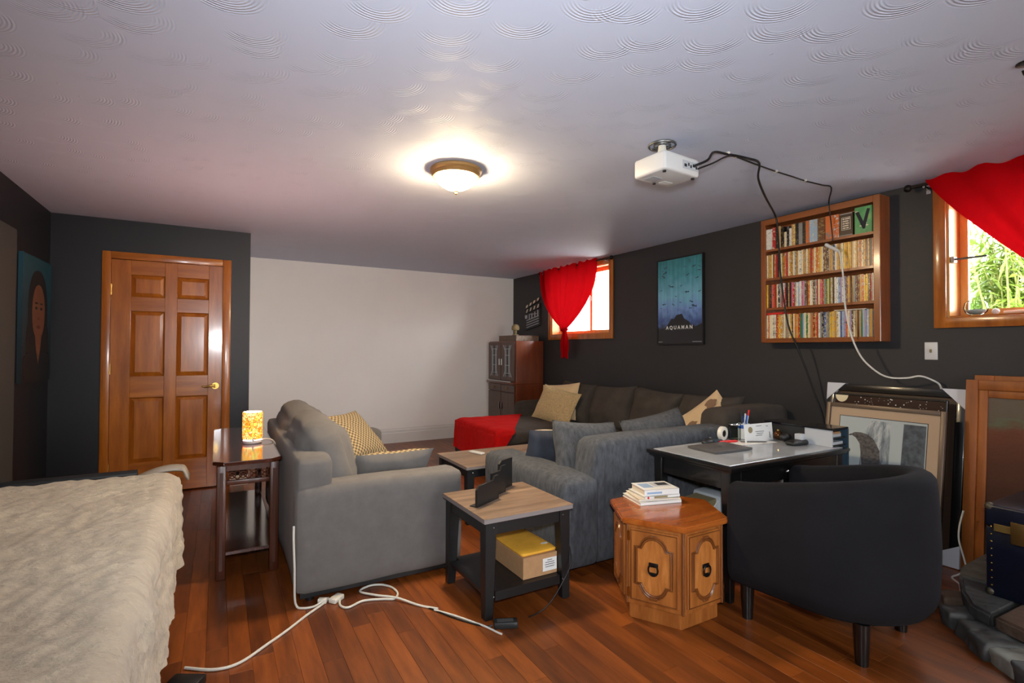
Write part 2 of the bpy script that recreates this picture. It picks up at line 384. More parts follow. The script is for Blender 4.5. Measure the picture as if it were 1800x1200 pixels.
def mesh(name, b, mat, smooth=False, angle=35):
    me = bpy.data.meshes.new(name); b.bm.to_mesh(me); b.bm.free()
    if smooth:
        for p in me.polygons: p.use_smooth = True
        if smooth != 'all': me.set_sharp_from_angle(angle=R(angle))
    if mat is not None: me.materials.append(M[mat] if isinstance(mat, str) else mat)
    return me
def tag(o, label=None, cat=None, group=None, kind=None):
    if label: o['label'] = label
    if cat: o['category'] = cat
    if group: o['group'] = group
    if kind: o['kind'] = kind
    return o
BASE = {}
def thing(name, label, cat, loc=(0, 0, 0), group=None):
    o = bpy.data.objects.new(name, None); C.objects.link(o); o.location = loc; o.empty_display_size = .05
    BASE[o.name] = Matrix.Translation(loc)
    return tag(o, label, cat, group)
def part(parent, name, b, mat, smooth=False, label=None, angle=35, kind=None):
    me = b if isinstance(b, bpy.types.Mesh) else mesh(name, b, mat, smooth, angle)
    o = bpy.data.objects.new(name, me); C.objects.link(o); o.parent = parent
    if parent is not None: o.matrix_parent_inverse = BASE.get(parent.name, Matrix.Identity(4)).inverted()
    BASE[o.name] = Matrix.Identity(4)
    if parent is not None and parent.parent is not None: o.matrix_parent_inverse = Matrix.Identity(4)
    return tag(o, label, kind=kind)
def single(name, b, mat, label, cat, smooth=False, group=None, kind=None, angle=35):
    o = bpy.data.objects.new(name, mesh(name, b, mat, smooth, angle)); C.objects.link(o); return tag(o, label, cat, group, kind)
def struct(name, b, mat, smooth=False, label=None):
    o = bpy.data.objects.new(name, mesh(name, b, mat, smooth)); C.objects.link(o); BASE[o.name] = Matrix.Identity(4)
    return tag(o, label, kind='structure')
def TR(x, y, z, rz=0, rx=0, ry=0):
    return Matrix.Translation((x, y, z)) @ Matrix.Rotation(R(rz), 4, 'Z') @ Matrix.Rotation(R(ry), 4, 'Y') @ Matrix.Rotation(R(rx), 4, 'X')
# ------------------------------------------------------------------ the room
XL, XR, YB, YD, H, YS = -1.193, 3.981, 6.888, 5.461, 2.38, -2.6
XA = .257                                                     # corner where the door wall steps back
fl_o = struct('floor', B().box(XL - .2, XR + .2, YS - .2, YB + .2, -.12, -.0125), 'black', label='reddish brown hardwood strip floor')
PW = .083
def plank_mesh(L):
    return mesh('plank', B().box(-PW / 2 + .0003, PW / 2 - .0003, 0, L - .0006, -.0125, 0, .0006, 1), 'plank')
PM = {L: plank_mesh(L) for L in (.45, .6, .75, .9, 1.05)}
rest = B(); rnd = random.Random(5); npl = 0
x = XL + PW / 2
while x < XR:
    y = YS - rnd.random() * .8
    while y < YB:
        L = rnd.choice(list(PM)); L2 = min(L, YB - y)
        near = (-.25 < x < 3.75 and y + L > 1.15 and y < (3.2 if x < 2.6 else 1.9)) or (-.45 < x < .75 and 3.0 < y + L and y < 5.3) or (1.2 < x < 2.7 and 4.2 < y + L and y < 6.6)
        if near and L2 == L and npl < 300:
            o = part(fl_o, 'plank', PM[L], None); o.location = (x, y, 0); npl += 1
        else: rest.box(x - PW / 2 + .0003, x + PW / 2 - .0003, y, y + L2 - .0006, -.0125, 0)
        y += L
    x += PW
part(fl_o, 'plank_field', rest, 'plank', kind='stuff')

struct('ceiling', B().box(XL - .2, XR + .2, YS - .2, YB + .2, H, H + .1), 'ceiling', label='white ceiling with swirled plaster texture')
struct('wall_back', B().box(XA - .1, XR + .2, YB, YB + .15, 0, H), 'wall_white', label='plain white back wall')
struct('wall_alcove', B().box(XA - .12, XA, YD + .12, YB, 0, H), 'wall_white')
DX0, DX1, DZ = -.80, .035, 2.045                               # door opening
b = B().box(XL - .15, DX0, YD, YD + .12, 0, H).box(DX1, XA, YD, YD + .12, 0, H).box(DX0, DX1, YD, YD + .12, DZ, H).box(DX0, DX1, YD + .1, YD + .119, 0, DZ)  # last box: unseen panel added to block sky light under the door
struct('wall_door', b, 'wall_navy', label='navy black wall around the wooden door')
struct('wall_left', B().box(XL - .15, XL, YS, YD, 0, H), 'wall_navy', label='dark left wall beside the bed')
WX0, WX1, WZ0, WZ1 = 1.25, 2.15, .2, 2.1                         # glazed opening behind the camera
b = B().box(XL - .15, WX0, YS - .15, YS, 0, H).box(WX1, XR + .15, YS - .15, YS, 0, H).box(WX0, WX1, YS - .15, YS, 0, WZ0).box(WX0, WX1, YS - .15, YS, WZ1, H)
struct('wall_front', b, 'wall_white')
W1 = (4.62, 5.83, 1.475, 2.31); W2 = (.22, 1.425, 1.487, 2.262)
b = B(); T = .2
for y0, y1 in ((YS, W2[0]), (W2[1], W1[0]), (W1[1], YB)): b.box(XR, XR + T, y0, y1, 0, H)
for w in (W1, W2): b.box(XR, XR + T, w[0], w[1], 0, w[2]).box(XR, XR + T, w[0], w[1], w[3], H)
struct('wall_right', b, 'wall_dark', label='charcoal right wall with two high windows')

def base_profile(h, d): return [(0, 0), (d, 0), (d, h * .66), (d * .72, h * .7), (d * .72, h * .84), (d * .35, h * .93), (d * .3, h), (0, h)]
b = B(); pr = base_profile(.2, .022)
b.prism([(YB - p[0], p[1]) for p in pr], XA, XR, 'x'); struct('baseboard_back', b, 'trim_white', label='tall moulded white baseboard of the back wall')
b = B(); b.prism([(YD - p[0], p[1]) for p in base_profile(.09, .016)], .106, XA, 'x'); struct('baseboard_door', b, 'trim_white')

# door in the navy wall
d1 = struct('door_1', B().box(DX0 + .003, DX1 - .003, YD + .035, YD + .043, .012, DZ - .004), 'oak', label='varnished oak six-panel door')
for nm, bx in (('casing', (DX0 - .058, DX0 + .004, YD - .02, YD, 0, DZ + .058)), ('casing', (DX1 - .004, DX1 + .064, YD - .02, YD, 0, DZ + .058))):
    part(d1, nm, B().box(*bx, .006, 2), 'oak', True)
part(d1, 'casing', B().box(DX0 + .004, DX1 - .004, YD - .0205, YD, DZ - .004, DZ + .058, .006, 2), 'oak_x', True)
for xs in ((DX0 + .003, -.66), (-.415, -.325), (-.08, DX1 - .003)):
    part(d1, 'stile', B().box(xs[0], xs[1], YD + .008, YD + .05, .012, DZ - .004, .002, 1), 'oak')
for zs in ((.012, .285), (.85, 1.035), (1.6, 1.725), (1.915, DZ - .004)):
    for xs in ((-.66, -.415), (-.325, -.08)):
        part(d1, 'rail', B().box(xs[0], xs[1], YD + .008, YD + .05, zs[0], zs[1], .002, 1), 'oak_x')
for z0, z1 in ((.285, .85), (1.035, 1.6), (1.725, 1.915)):
    for x0, x1 in ((-.66, -.415), (-.325, -.08)):
        b = B(); q = .035
        lo = [(x0, z0), (x1, z0), (x1, z1), (x0, z1)]; hi = [(x0 + q, z0 + q), (x1 - q, z0 + q), (x1 - q, z1 - q), (x0 + q, z1 - q)]
        A = [b.bm.verts.new((p[0], YD + .03, p[1])) for p in lo]; D = [b.bm.verts.new((p[0], YD + .014, p[1])) for p in hi]
        b.bm.faces.new(D)
        for i in range(4): b.bm.faces.new((A[i], A[(i + 1) % 4], D[(i + 1) % 4], D[i]))
        bmesh.ops.recalc_face_normals(b.bm, faces=b.bm.faces[:])
        part(d1, 'panel', b, 'oak')
b = B().cyl((-.02, YD + .008, .935), (-.02, YD - .006, .935), .03).cyl((-.02, YD - .006, .935), (-.02, YD - .045, .935), .011)
b.tube([(-.02, YD - .045, .935), (-.055, YD - .05, .937), (-.1, YD - .048, .93), (-.125, YD - .046, .938)], [.014, .011, .009, .008], 10, smooth=3)
part(d1, 'handle', b, 'brass', True, 'brass lever handle')
for z in (.25, 1.1, 1.78): part(d1, 'hinge', B().cyl((DX0 + .004, YD + .002, z - .045), (DX0 + .004, YD + .002, z + .045), .008, n=10), 'brass', True)
# the dull door at the very left
d2 = struct('door_2', B().box(XL - .0, XL + .03, 3.72, 4.56, .01, 2.06, .004, 1), 'grey_door', label='dark grey door at the left edge')

def window(name, w, split, label, extra=True):
    y0, y1, z0, z1 = w; cw = .062
    o = struct(name, B().box(XR - .02, XR, y0 - cw, y0 + .004, z0 - cw, z1 + cw, .005).box(XR - .02, XR, y1 - .004, y1 + cw, z0 - cw, z1 + cw, .005)
               .box(XR - .0195, XR, y0 - .02, y1 + .02, z1 - .004, z1 + cw, .005).box(XR - .0195, XR, y0 - .02, y1 + .02, z0 - cw, z0 + .004, .005), 'oak', True, label)
    part(o, 'jamb', B().box(XR, XR + T, y1 - .016, y1, z0, z1).box(XR, XR + T, y0, y0 + .016, z0, z1).box(XR, XR + T, y0 + .016, y1 - .016, z1 - .016, z1), 'pine_bright')
    part(o, 'sill', B().box(XR - .004, XR + T, y0 + .016, y1 - .016, z0, z0 + .014), 'oak_h')
    a0, a1, c0, c1 = y0 + .016, y1 - .016, z0 + .014, z1 - .016
    for k, (s0, s1) in enumerate(((a0, split + .02), (split - .02, a1))):
        xx = XR + .115 + .034 * k
        fw = .042
        f = part(o, 'sash', B().box(xx, xx + .032, s0, s0 + fw, c0, c1, .003, 1).box(xx, xx + .032, s1 - fw, s1, c0, c1, .003, 1)
                 .box(xx + .001, xx + .031, s0 + fw, s1 - fw, c0, c0 + fw, .003, 1).box(xx + .001, xx + .031, s0 + fw, s1 - fw, c1 - fw, c1, .003, 1), 'pine_bright')
        part(f, 'pane', B().box(xx + .014, xx + .018, s0 + fw - .006, s1 - fw + .006, c0 + fw - .006, c1 - fw + .006), 'pane')
    part(o, 'latch', B().box(XR + .1, XR + .116, split - .012, split + .012, 1.9, 1.96, .003), 'white_plastic')
    return o
w1 = window('window_1', W1, 5.12, 'high oak-cased window beside the tall cabinet')
w2 = window('window_2', W2, .80, 'high oak-cased window at the right edge with greenery outside')
b = B()
for x0, x1, z0, z1 in ((WX0, WX0 + .07, WZ0, WZ1), (WX1 - .07, WX1, WZ0, WZ1), (1.665, 1.735, WZ0, WZ1), (WX0 + .07, WX1 - .07, WZ0, WZ0 + .07), (WX0 + .07, WX1 - .07, WZ1 - .07, WZ1)):
    b.box(x0, x1, YS - .1, YS - .03, z0, z1)
w3 = struct('window_3', b, 'trim_white'); part(w3, 'pane', B().box(WX0 + .05, WX1 - .05, YS - .07, YS - .065, WZ0 + .05, WZ1 - .05), 'pane')

# outside, ground level near the sills
struct('ground', B().box(XR + T, 30, -12, 18, 1.2, 1.36), 'bounce_ground', label='outside ground at sill height, made pale to bounce light in')  # pale tone chosen to throw daylight up through the windows
struct('rear_bounce_ground', B().box(-14, 18, -16, YS - .15, -.1, .05), 'bounce_ground', label='unseen ground behind the camera, made pale to bounce light in')  # out of view, added pale as a reflector for the far ceiling
def shrub(name, label, cx, cy, n, h, seed):
    rr = random.Random(seed); t = thing(name, label, 'plant', (cx, cy, 1.36), 'leafy plants outside the right window')
    st = B(); lf = B()
    for i in range(n):
        a = rr.random() * 6.28; r0 = rr.random() * .28; bx, by = cx + math.cos(a) * r0, cy + math.sin(a) * r0
        hh = h * rr.uniform(.55, 1); lx, ly = rr.uniform(-.28, .28) * hh, rr.uniform(-.28, .28) * hh
        pts = [(bx + lx * t_ * t_, by + ly * t_ * t_, 1.36 + hh * t_) for t_ in (0, .35, .7, 1)]
        st.tube(pts, [.008, .006, .005, .003], 5)
        for k in range(26):
            t_ = rr.uniform(.12, 1); p = Vector((bx + lx * t_ * t_, by + ly * t_ * t_, 1.36 + hh * t_))
            d = Vector((rr.uniform(-1, 1), rr.uniform(-1, 1), rr.uniform(-.5, .6))).normalized(); L = rr.uniform(.1, .2); w = Vector((-d.y, d.x, rr.uniform(-.4, .4))).normalized() * L * .1
            dn = Vector((0, 0, -L * .3)); q = [p, p + d * L * .45 + w, p + d * L + dn, p + d * L * .45 - w]
            lf.bm.faces.new([lf.bm.verts.new(v) for v in q])
    part(t, 'stems', st, 'stem'); part(t, 'foliage', lf, 'leaf', kind='stuff')
shrub('leafy_plant', 'tall bright green leafy plant outside the right window, nearest the pane', 5.15, 1.5, 34, 1.05, 1)
shrub('leafy_plant', 'bushy green plant farther right outside the right window', 5.3, 1.2, 30, 1.1, 2)
shrub('leafy_plant', 'low green plant behind the glass globe outside the right window', 5.9, 1.8, 26, .9, 3)

# curtains and rods
def rod(name, label, y0, y1, z, ball):
    t = thing(name, label, 'curtain rod', (XR, (y0 + y1) / 2, z), 'curtain rods above the windows')
    part(t, 'pole', B().cyl((XR - .07, y0, z), (XR - .07, y1, z), .009, n=12), 'charcoal_metal', True)
    for y in (y0, y1): part(t, 'finial', B().sphere((XR - .07, y, z), .024), 'charcoal_metal', True)
    for y in (y0 + .09, y1 - .09): part(t, 'bracket', B().box(XR - .012, XR, y - .012, y + .012, z - .05, z + .02).box(XR - .08, XR - .01, y - .006, y + .006, z - .022, z - .01).cyl((XR - .004, y, z - .035), (XR - .016, y, z - .035), .004, n=8), 'chrome', True)
rod('curtain_rod', 'dark curtain rod with ball ends above the window beside the tall cabinet', 4.52, 6.03, 2.345, 0)
rod('curtain_rod', 'dark curtain rod with ball end above the rightmost window', .02, 1.60, 2.345, 0)
def curtain(label, ya, yb, zt, yk, zk, ztail, ex, seed, wt=.62):
    t = thing('curtain', label, 'curtain', (XR - .06, yk, ztail), 'red curtains tied in a knot')
    hw_t = (yb - ya) / 2; ym = (ya + yb) / 2
    def fn(u, v):
        z = zt + (zk - zt) * v - .025 * math.sin(math.pi * u) * 0
        k = max(0, 1 - v ** ex); hw = .035 + (hw_t - .035) * k; yc = ym + (yk - ym) * v
        uu = 2 * u - 1
        fold = math.sin(u * 40 + seed) * .014 * (1 - .3 * v) + math.sin(u * 19 + seed * 2 + v * 2) * .03 * (.25 + v) * (1 - .4 * v)
        sag = .02 * math.sin(u * 6.28 * 9) * (1 - v) ** 6 * .5
        return (XR - .095 + fold * (.5 + .5 * k) - .05 * v * (1 - uu * uu), yc + uu * hw, z + sag)
    part(t, 'panel', B().grid(fn, 120, 46), 'curtain', 'all')
    part(t, 'knot', B().sphere((XR - .1, yk, zk - .005), .05, .8, .75, .7).tube([(XR - .1, yk - .035, zk + .012), (XR - .145, yk, zk), (XR - .1, yk + .037, zk - .012), (XR - .065, yk, zk)], .016, 8, True, 4), 'curtain', 'all')
    def ft(u, v):
        a = u * 6.283; w = .03 + .035 * math.sin(min(1, v * 1.25) * 2.6); f = 1 + .3 * math.sin(a * 5 + seed) * (.3 + v)
        return (XR - .1 + .55 * w * f * math.cos(a), yk + w * f * math.sin(a), zk - .02 + (ztail - zk + .02) * v + .015 * math.sin(a * 2 + 1) * v)
    part(t, 'tail', B().grid(ft, 60, 16, True), 'curtain', 'all')
curtain('red knotted curtain over the window beside the tall cabinet', 4.76, 6.0, 2.372, 5.39, 1.54, 1.18, 2.4, 1)
curtain('red curtain sweeping across the rightmost window', .02, 1.5, 2.372, .74, 1.53, 1.18, 1.2, 4)
# ------------------------------------------------------------------ on the ceiling
t = thing('ceiling_light', 'lit flush ceiling lamp with bronze rim and white glass bowl', 'ceiling light', (1.25, 2.87, H))
cc = (1.25, 2.87, H)
part(t, 'rim', B().lathe([(0, 0), (.152, 0), (.158, -.006), (.158, -.02), (.148, -.03), (.15, -.036), (.14, -.05), (.128, -.052), (.126, -.04)], cc, 40), 'bronze', True)
s = NT('lit_glass_bowl'); s.b.inputs['Emission Color'].default_value = (1, .76, .45, 1); s.b.inputs['Emission Strength'].default_value = 155; s.set(Base_Color=(1, .95, .85, 1), Roughness=.3)
M['bowl'] = s.m
part(t, 'glass_bowl', B().lathe([(.127, -.044), (.124, -.06), (.112, -.08), (.09, -.1), (.06, -.117), (.03, -.127), (0, -.13)], cc, 40), 'bowl', 'all', 'glowing white glass bowl')
part(t, 'finial', B().lathe([(0, -.128), (.012, -.128), (.014, -.136), (.009, -.142), (.01, -.15), (0, -.156)], cc, 16), 'brass', True)

# projector
px, py = 2.05, 1.93
t = thing('projector', 'white projector hanging from the ceiling', 'projector', (px, py, H))
hx, hy = .135, .105; RZ = TR(px, py, 0, 3)
part(t, 'mount_plate', B().tube([(px + .07 * math.cos(a), py + .03 + .07 * math.sin(a), H - .006) for a in [i * .3927 for i in range(16)]], .006, 6, True)
     .tube([(px + .042 * math.cos(a), py + .03 + .042 * math.sin(a), H - .006) for a in [i * .3927 for i in range(16)]], .005, 6, True)
     .box(px - .07, px + .07, py + .024, py + .036, H - .008, H - .001).box(px - .006, px + .006, py - .04, py + .1, H - .008, H - .001)
     .cyl((px + .05, py + .08, H - .004), (px + .05, py + .08, H - .01), .012), 'grey_metal', True)
part(t, 'mount_stem', B().cyl((px, py + .03, H - .008), (px, py + .03, 2.30), .02, .026).sphere((px, py + .03, 2.305), .027).box(px - .05, px + .05, py - .01, py + .07, 2.282, 2.296, .003), 'ivory', True)
bd = part(t, 'body', B().box(-hx, hx, -hy, hy, 2.188, 2.285, .014, 3).xf(RZ), 'white_plastic', True)
part(bd, 'vent', B().box(-.09, -.02, .01, .075, 2.1855, 2.189).xf(RZ), 'paper_grey', label='grey filter cover')
part(bd, 'port_panel', B().box(.0, .12, -hy - .0015, -hy + .002, 2.215, 2.258).xf(RZ), 'paper_grey')
for i, (a, w) in enumerate(((.012, .018), (.04, .01), (.058, .01), (.078, .016), (.1, .01))):
    part(bd, 'port', B().box(a, a + w, -hy - .003, -hy, 2.225 + .008 * (i % 2), 2.24 + .008 * (i % 2)).xf(RZ), 'black')
part(bd, 'label_sticker', B().box(.02, .085, .03, .07, 2.186, 2.1885).xf(RZ), 'paper')
for (a, c) in ((-.11, -.08), (.11, -.08), (0, .085)): part(bd, 'foot', B().cyl((a, c, 2.18), (a, c, 2.19), .009, n=12).xf(RZ), 'dark_plastic', True)
part(bd, 'lens', B().cyl((-.05, hy - .01, 2.237), (-.05, hy + .012, 2.237), .03, n=20).xf(RZ), 'black_gloss', True)

# black cables from the projector
P1 = [(2.13, 1.82, 2.235), (2.2, 1.79, 2.27), (2.3, 1.83, 2.345), (2.44, 1.85, 2.368), (2.6, 1.84, 2.372), (2.72, 1.85, 2.37), (2.93, 2.0, 2.36), (3.3, 2.2, 2.355), (3.74, 2.42, 2.35), (3.81, 2.44, 2.28), (3.82, 2.43, 2.05), (3.825, 2.42, 1.85), (3.82, 2.36, 1.48), (3.84, 2.28, 1.26), (3.9, 2.2, .95), (3.93, 2.15, .72), (3.93, 2.13, .3)]
single('projector_cable', B().tube(P1, .0065, 8, smooth=5), 'cord_black', 'thick black cable sagging from the projector down across the film shelves', 'cable', True)
P2 = [(2.17, 1.83, 2.23), (2.26, 1.8, 2.27), (2.4, 1.83, 2.34), (2.52, 1.86, 2.373), (2.7, 1.87, 2.37), (2.94, 1.89, 2.373), (3.1, 1.88, 2.365), (3.26, 1.9, 2.373), (3.42, 1.88, 2.366), (3.55, 1.89, 2.373), (3.8, 2.04, 2.36), (3.83, 2.05, 2.28), (3.835, 2.035, 2.1), (3.836, 2.04, 2.075)]
t = thing('power_cable', 'thin black cable clipped along the ceiling to the film shelves', 'cable', (2.5, 1.87, H))
part(t, 'wire', B().tube(P2, .0045, 8, smooth=4), 'cord_black', True)
for p in ((2.52, 1.86), (2.94, 1.89), (3.26, 1.9), (2.44, 1.85)): part(t, 'clip', B().box(p[0] - .008, p[0] + .008, p[1] - .012, p[1] + .012, H - .012, H, .003), 'ivory')
single('ceiling_hook', B().lathe([(0, 0), (.03, 0), (.03, -.006), (.012, -.012), (0, -.012)], (2.66, .70, H), 14).tube([(2.66, .70, H - .01), (2.66, .70, H - .035), (2.645, .70, H - .05), (2.625, .7, H - .04)], .004, 6, smooth=3), 'charcoal_metal', 'small black hook in the ceiling at the right edge', 'hook', True)

# ------------------------------------------------------------------ film shelves on the right wall
SX, SY0, SY1, SZ0, SZ1 = 3.845, 1.735, 2.605, 1.343, 2.338
t = thing('wall_bookcase', 'honey oak wall shelf packed with films', 'bookcase', (XR, 2.17, SZ0))
for y0, y1 in ((SY0, SY0 + .042), (SY1 - .04, SY1)): part(t, 'side_panel', B().box(SX, XR, y0, y1, SZ0, SZ1, .003, 1), 'shelf_oak')
part(t, 'top_board', B().box(SX + .0005, XR, SY0 + .042, SY1 - .04, SZ1 - .045, SZ1 - .0005), 'shelf_oak_h')
part(t, 'bottom_board', B().box(SX + .0005, XR, SY0 + .042, SY1 - .04, SZ0 + .0005, SZ0 + .034), 'shelf_oak_h')
part(t, 'back_board', B().box(XR - .008, XR - .001, SY0 + .042, SY1 - .04, SZ0 + .034, SZ1 - .045), 'shelf_oak')
SH = [SZ0 + .034, 1.622, 1.862, 2.094]
for z in SH[1:]: part(t, 'shelf', B().box(SX + .004, XR - .008, SY0 + .042, SY1 - .04, z - .018, z), 'shelf_oak_h')
PAL = {'cream': (226, 210, 170), 'white': (226, 224, 214), 'orange': (206, 104, 40), 'yellow': (228, 184, 66), 'gold': (204, 148, 56), 'red': (176, 34, 30), 'brown': (104, 60, 34), 'black': (34, 30, 30),
       'pink': (206, 92, 116), 'grey': (140, 138, 134), 'blue': (58, 84, 140), 'pale blue': (158, 182, 204), 'green': (66, 118, 74), 'teal': (52, 120, 124), 'dark red': (92, 22, 20), 'lilac': (166, 148, 180), 'tan': (184, 146, 96)}
ORD = lambda n: str(n) + ('th' if 10 <= n % 100 <= 20 else {1: 'st', 2: 'nd', 3: 'rd'}.get(n % 10, 'th'))
cm = mesh('film_case', B().box(0, .112, 0, 1, 0, 1), 'spine')
def case(y, w, z, h, col, label, name, cat, group, xo=0):
    o = bpy.data.objects.new(name, cm); C.objects.link(o); o.location = (SX + .012 + xo, y, z); o.scale = (1, w, h); o.color = lin(PAL[col])
    tag(o, label, cat, group)
ROW = {2: 'cream tan gold cream brown orange red black tan cream gold orange red cream gold tan cream grey gold cream white cream gold tan cream gold red orange cream orange gold yellow cream dark_red brown black tan gold blue cream gold tan cream yellow gold yellow gold tan cream gold tan orange cream gold brown tan black orange'.split(),
       1: 'yellow brown black pink orange red cream black grey red white red black tan black pink red grey white pale_blue white pink lilac brown brown orange white cream brown grey red cream pink red grey green yellow green tan black white white pale_blue lilac white lilac brown gold brown tan grey dark_red dark_red gold orange yellow yellow brown red white'.split(),
       0: 'cream orange cream white cream white red orange yellow gold tan cream grey tan cream yellow dark_red cream orange gold red green teal pale_blue cream green cream tan orange brown orange red white grey black blue grey grey yellow yellow yellow gold cream white blue pale_blue lilac orange cream lilac brown cream tan brown tan green pale_blue lilac pale_blue tan gold blue'.split()}
RN = {2: 'second shelf from the top', 1: 'third shelf from the top', 0: 'bottom shelf'}
ya, yb = SY0 + .043, SY1 - .041
rr = random.Random(3)
for row, cols in ROW.items():
    ws = [rr.choice((.012, .0135, .0135, .015)) for _ in cols]; k = (yb - ya) / sum(ws); y = yb
    for i, (c, w) in enumerate(zip(cols, ws)):
        w *= k; y -= w; c = c.replace('_', ' ')
        case(y + .0006, w - .0012, SH[row] + .0004, rr.choice((.186, .188, .188, .19, .183)), c, f'{c} spined film case, {ORD(i + 1)} from the left on the {RN[row]}', 'film_case', 'film case', f'film cases on the {RN[row]}', rr.uniform(0, .006))
TOP = [('white', .042, .165), ('red', .022, .175), ('black', .02, .165), ('tan', .018, .175), ('black', .024, .165), ('cream', .018, .12), ('black', .016, .16), ('white', .018, .14), ('tan', .024, .165), ('black', .02, .17), ('grey', .026, .165), ('black', .02, .165), ('orange', .022, .17), ('pale blue', .03, .17), ('pale blue', .024, .17), ('brown', .045, .165), ('orange', .052, .172), ('orange', .03, .17)]
tw = sum(a[1] for a in TOP); k = (yb - 2.004) / tw; y = yb
for i, (c, w, h) in enumerate(TOP):
    w *= k; y -= w
    case(y + .0006, w - .0012, SH[3] + .0004, h, c, f'{c} spined boxed set, {ORD(i + 1)} from the left on the top shelf', 'boxed_set', 'film case', 'boxed sets on the top shelf', rr.uniform(0, .008))
TXT = Matrix(((0, 0, -1, 0), (-1, 0, 0, 0), (0, 1, 0, 0), (0, 0, 0, 1)))    # lettering that reads from inside the room on the right wall
def wtext(b, s_, size, x, y, z, ext=.0005, bold=0): return b.text(s_, size, Matrix.Translation((x, y, z)) @ TXT, ext, bold=bold)
t = thing('boxed_set', 'brown boxed set facing out with a cream lettered square, top shelf', 'film case', (SX + .02, 1.955, SH[3] + .0006), 'boxed sets on the top shelf')
M['choc'] = flat('dark_brown_print', (58, 38, 22), .4)
part(t, 'box', B().box(SX + .012, SX + .05, 1.91, 2.0, SH[3] + .0006, SH[3] + .165, .001, 1), 'choc')
b = B(); xx = SX + .0115
for y0, y1, z0, z1 in ((1.925, 1.985, .045, .048), (1.925, 1.985, .132, .135), (1.925, 1.928, .048, .132), (1.982, 1.985, .048, .132)): b.box(xx - .0006, xx + .001, y0, y1, SH[3] + z0, SH[3] + z1)
part(t, 'border_print', b, 'paper_cream')
for i in range(5):
    b = B(); y = 1.977
    for w in ((.012, .03), (.04,), (.014, .024), (.04,), (.02, .017))[i]: b.box(xx - .0006, xx + .001, y - w, y, SH[3] + .118 - i * .016, SH[3] + .127 - i * .016); y -= w + .004
    part(t, 'title_line', b, 'paper_cream')
part(t, 'edge_print', B().box(xx - .0004, xx + .001, 1.914, 1.998, SH[3] + .157, SH[3] + .162).box(xx - .0004, xx + .001, 1.914, 1.998, SH[3] + .006, SH[3] + .009), 'paper_grey')
t = thing('boxed_set', 'green boxed set facing out with a large dark V, top shelf', 'film case', (SX + .02, 1.84, SH[3] + .0006), 'boxed sets on the top shelf')
s = NT('green_cover'); s.link(s.ramp(s.noise(s.coord(scale=(0, 14, 10)), 1.2, 3), [(.3, lin((52, 128, 74))), (.6, lin((78, 156, 92))), (.8, lin((130, 172, 96)))]), s.b.inputs['Base Color']); s.set(Roughness=.35); M['green_cover'] = s.m
part(t, 'box', B().box(SX + .012, SX + .05, 1.788, 1.898, SH[3] + .0006, SH[3] + .185, .001, 1), 'green_cover')
zb = SH[3]
part(t, 'letter_print', B().prism([(1.893, zb + .15), (1.872, zb + .156), (1.842, zb + .082), (1.818, zb + .168), (1.8, zb + .162), (1.832, zb + .03), (1.845, zb + .03)], xx - .0008, xx + .001, 'x'), 'ink')
part(t, 'crowd_print', B().box(xx - .0006, xx + .001, 1.82, 1.856, zb + .062, zb + .07).box(xx - .0006, xx + .001, 1.812, 1.866, zb + .05, zb + .056).box(xx - .0006, xx + .001, 1.872, 1.893, zb + .152, zb + .158), 'paper_cream')
single('film_case', B().box(SX + .012, SX + .125, 2.43, 2.56, SH[0] + .1905, SH[0] + .2055, .001, 1), 'red', 'red film case lying flat on the bottom shelf row, left end', 'film case')
single('film_case', B().box(SX + .012, SX + .125, 1.83, 2.04, SH[0] + .1905, SH[0] + .197, .001, 1), 'paper_cream', 'thin cream case lying flat on the bottom shelf row, right half', 'film case')

# white cable with a plug hanging in front of the films
t = thing('white_cable', 'white cable with slim plug hanging in front of the film shelves', 'cable', (3.8, 1.97, 2.0))
part(t, 'plug', B().cyl((3.812, 2.065, 2.045), (3.8, 1.975, 1.985), .013, .010, 12).sphere((3.812, 2.065, 2.045), .013), 'white_plastic', True)
part(t, 'wire', B().tube([(3.8, 1.975, 1.985), (3.8, 1.962, 1.93), (3.8, 1.945, 1.78), (3.8, 1.935, 1.6), (3.8, 1.9, 1.4), (3.81, 1.84, 1.24), (3.83, 1.76, 1.145), (3.85, 1.69, 1.105), (3.87, 1.6, 1.105), (3.88, 1.53, 1.12), (3.915, 1.475, 1.095), (3.95, 1.45, 1.06), (3.968, 1.44, .97)], .006, 8, smooth=5), 'cord_white', True)
t = thing('light_switch', 'white light switch below the rightmost window', 'switch', (XR, 1.508, 1.226))
part(t, 'plate', B().box(XR - .006, XR, 1.472, 1.542, 1.225, 1.337, .003, 2), 'white_plastic', True); part(t, 'toggle', B().box(XR - .018, XR - .004, 1.502, 1.512, 1.27, 1.292, .002, 1), 'tan')

# poster
t = thing('poster', 'blue underwater film poster in slim black frame', 'poster', (XR, 3.56, 1.337))
PX = XR - .03
part(t, 'frame', B().box(PX, XR, 3.268, 3.28, 1.337, 2.205).box(PX, XR, 3.843, 3.855, 1.337, 2.205).box(PX, XR, 3.28, 3.843, 1.337, 1.349).box(PX, XR, 3.28, 3.843, 2.193, 2.205), 'black')
s = NT('underwater_print'); v = s.coord(); sp = s.add('ShaderNodeSeparateXYZ'); s.link(v, sp.inputs[0])
mr = s.add('ShaderNodeMapRange'); s.link(sp.outputs['Z'], mr.inputs[0]); mr.inputs[1].default_value = 1.34; mr.inputs[2].default_value = 2.2
nz = s.noise(s.coord(scale=(0, 9, 9)), 1.3, 4); ma = s.add('ShaderNodeMath', operation='MULTIPLY_ADD'); s.link(nz, ma.inputs[0]); ma.inputs[1].default_value = .34; s.link(mr.outputs[0], ma.inputs[2])
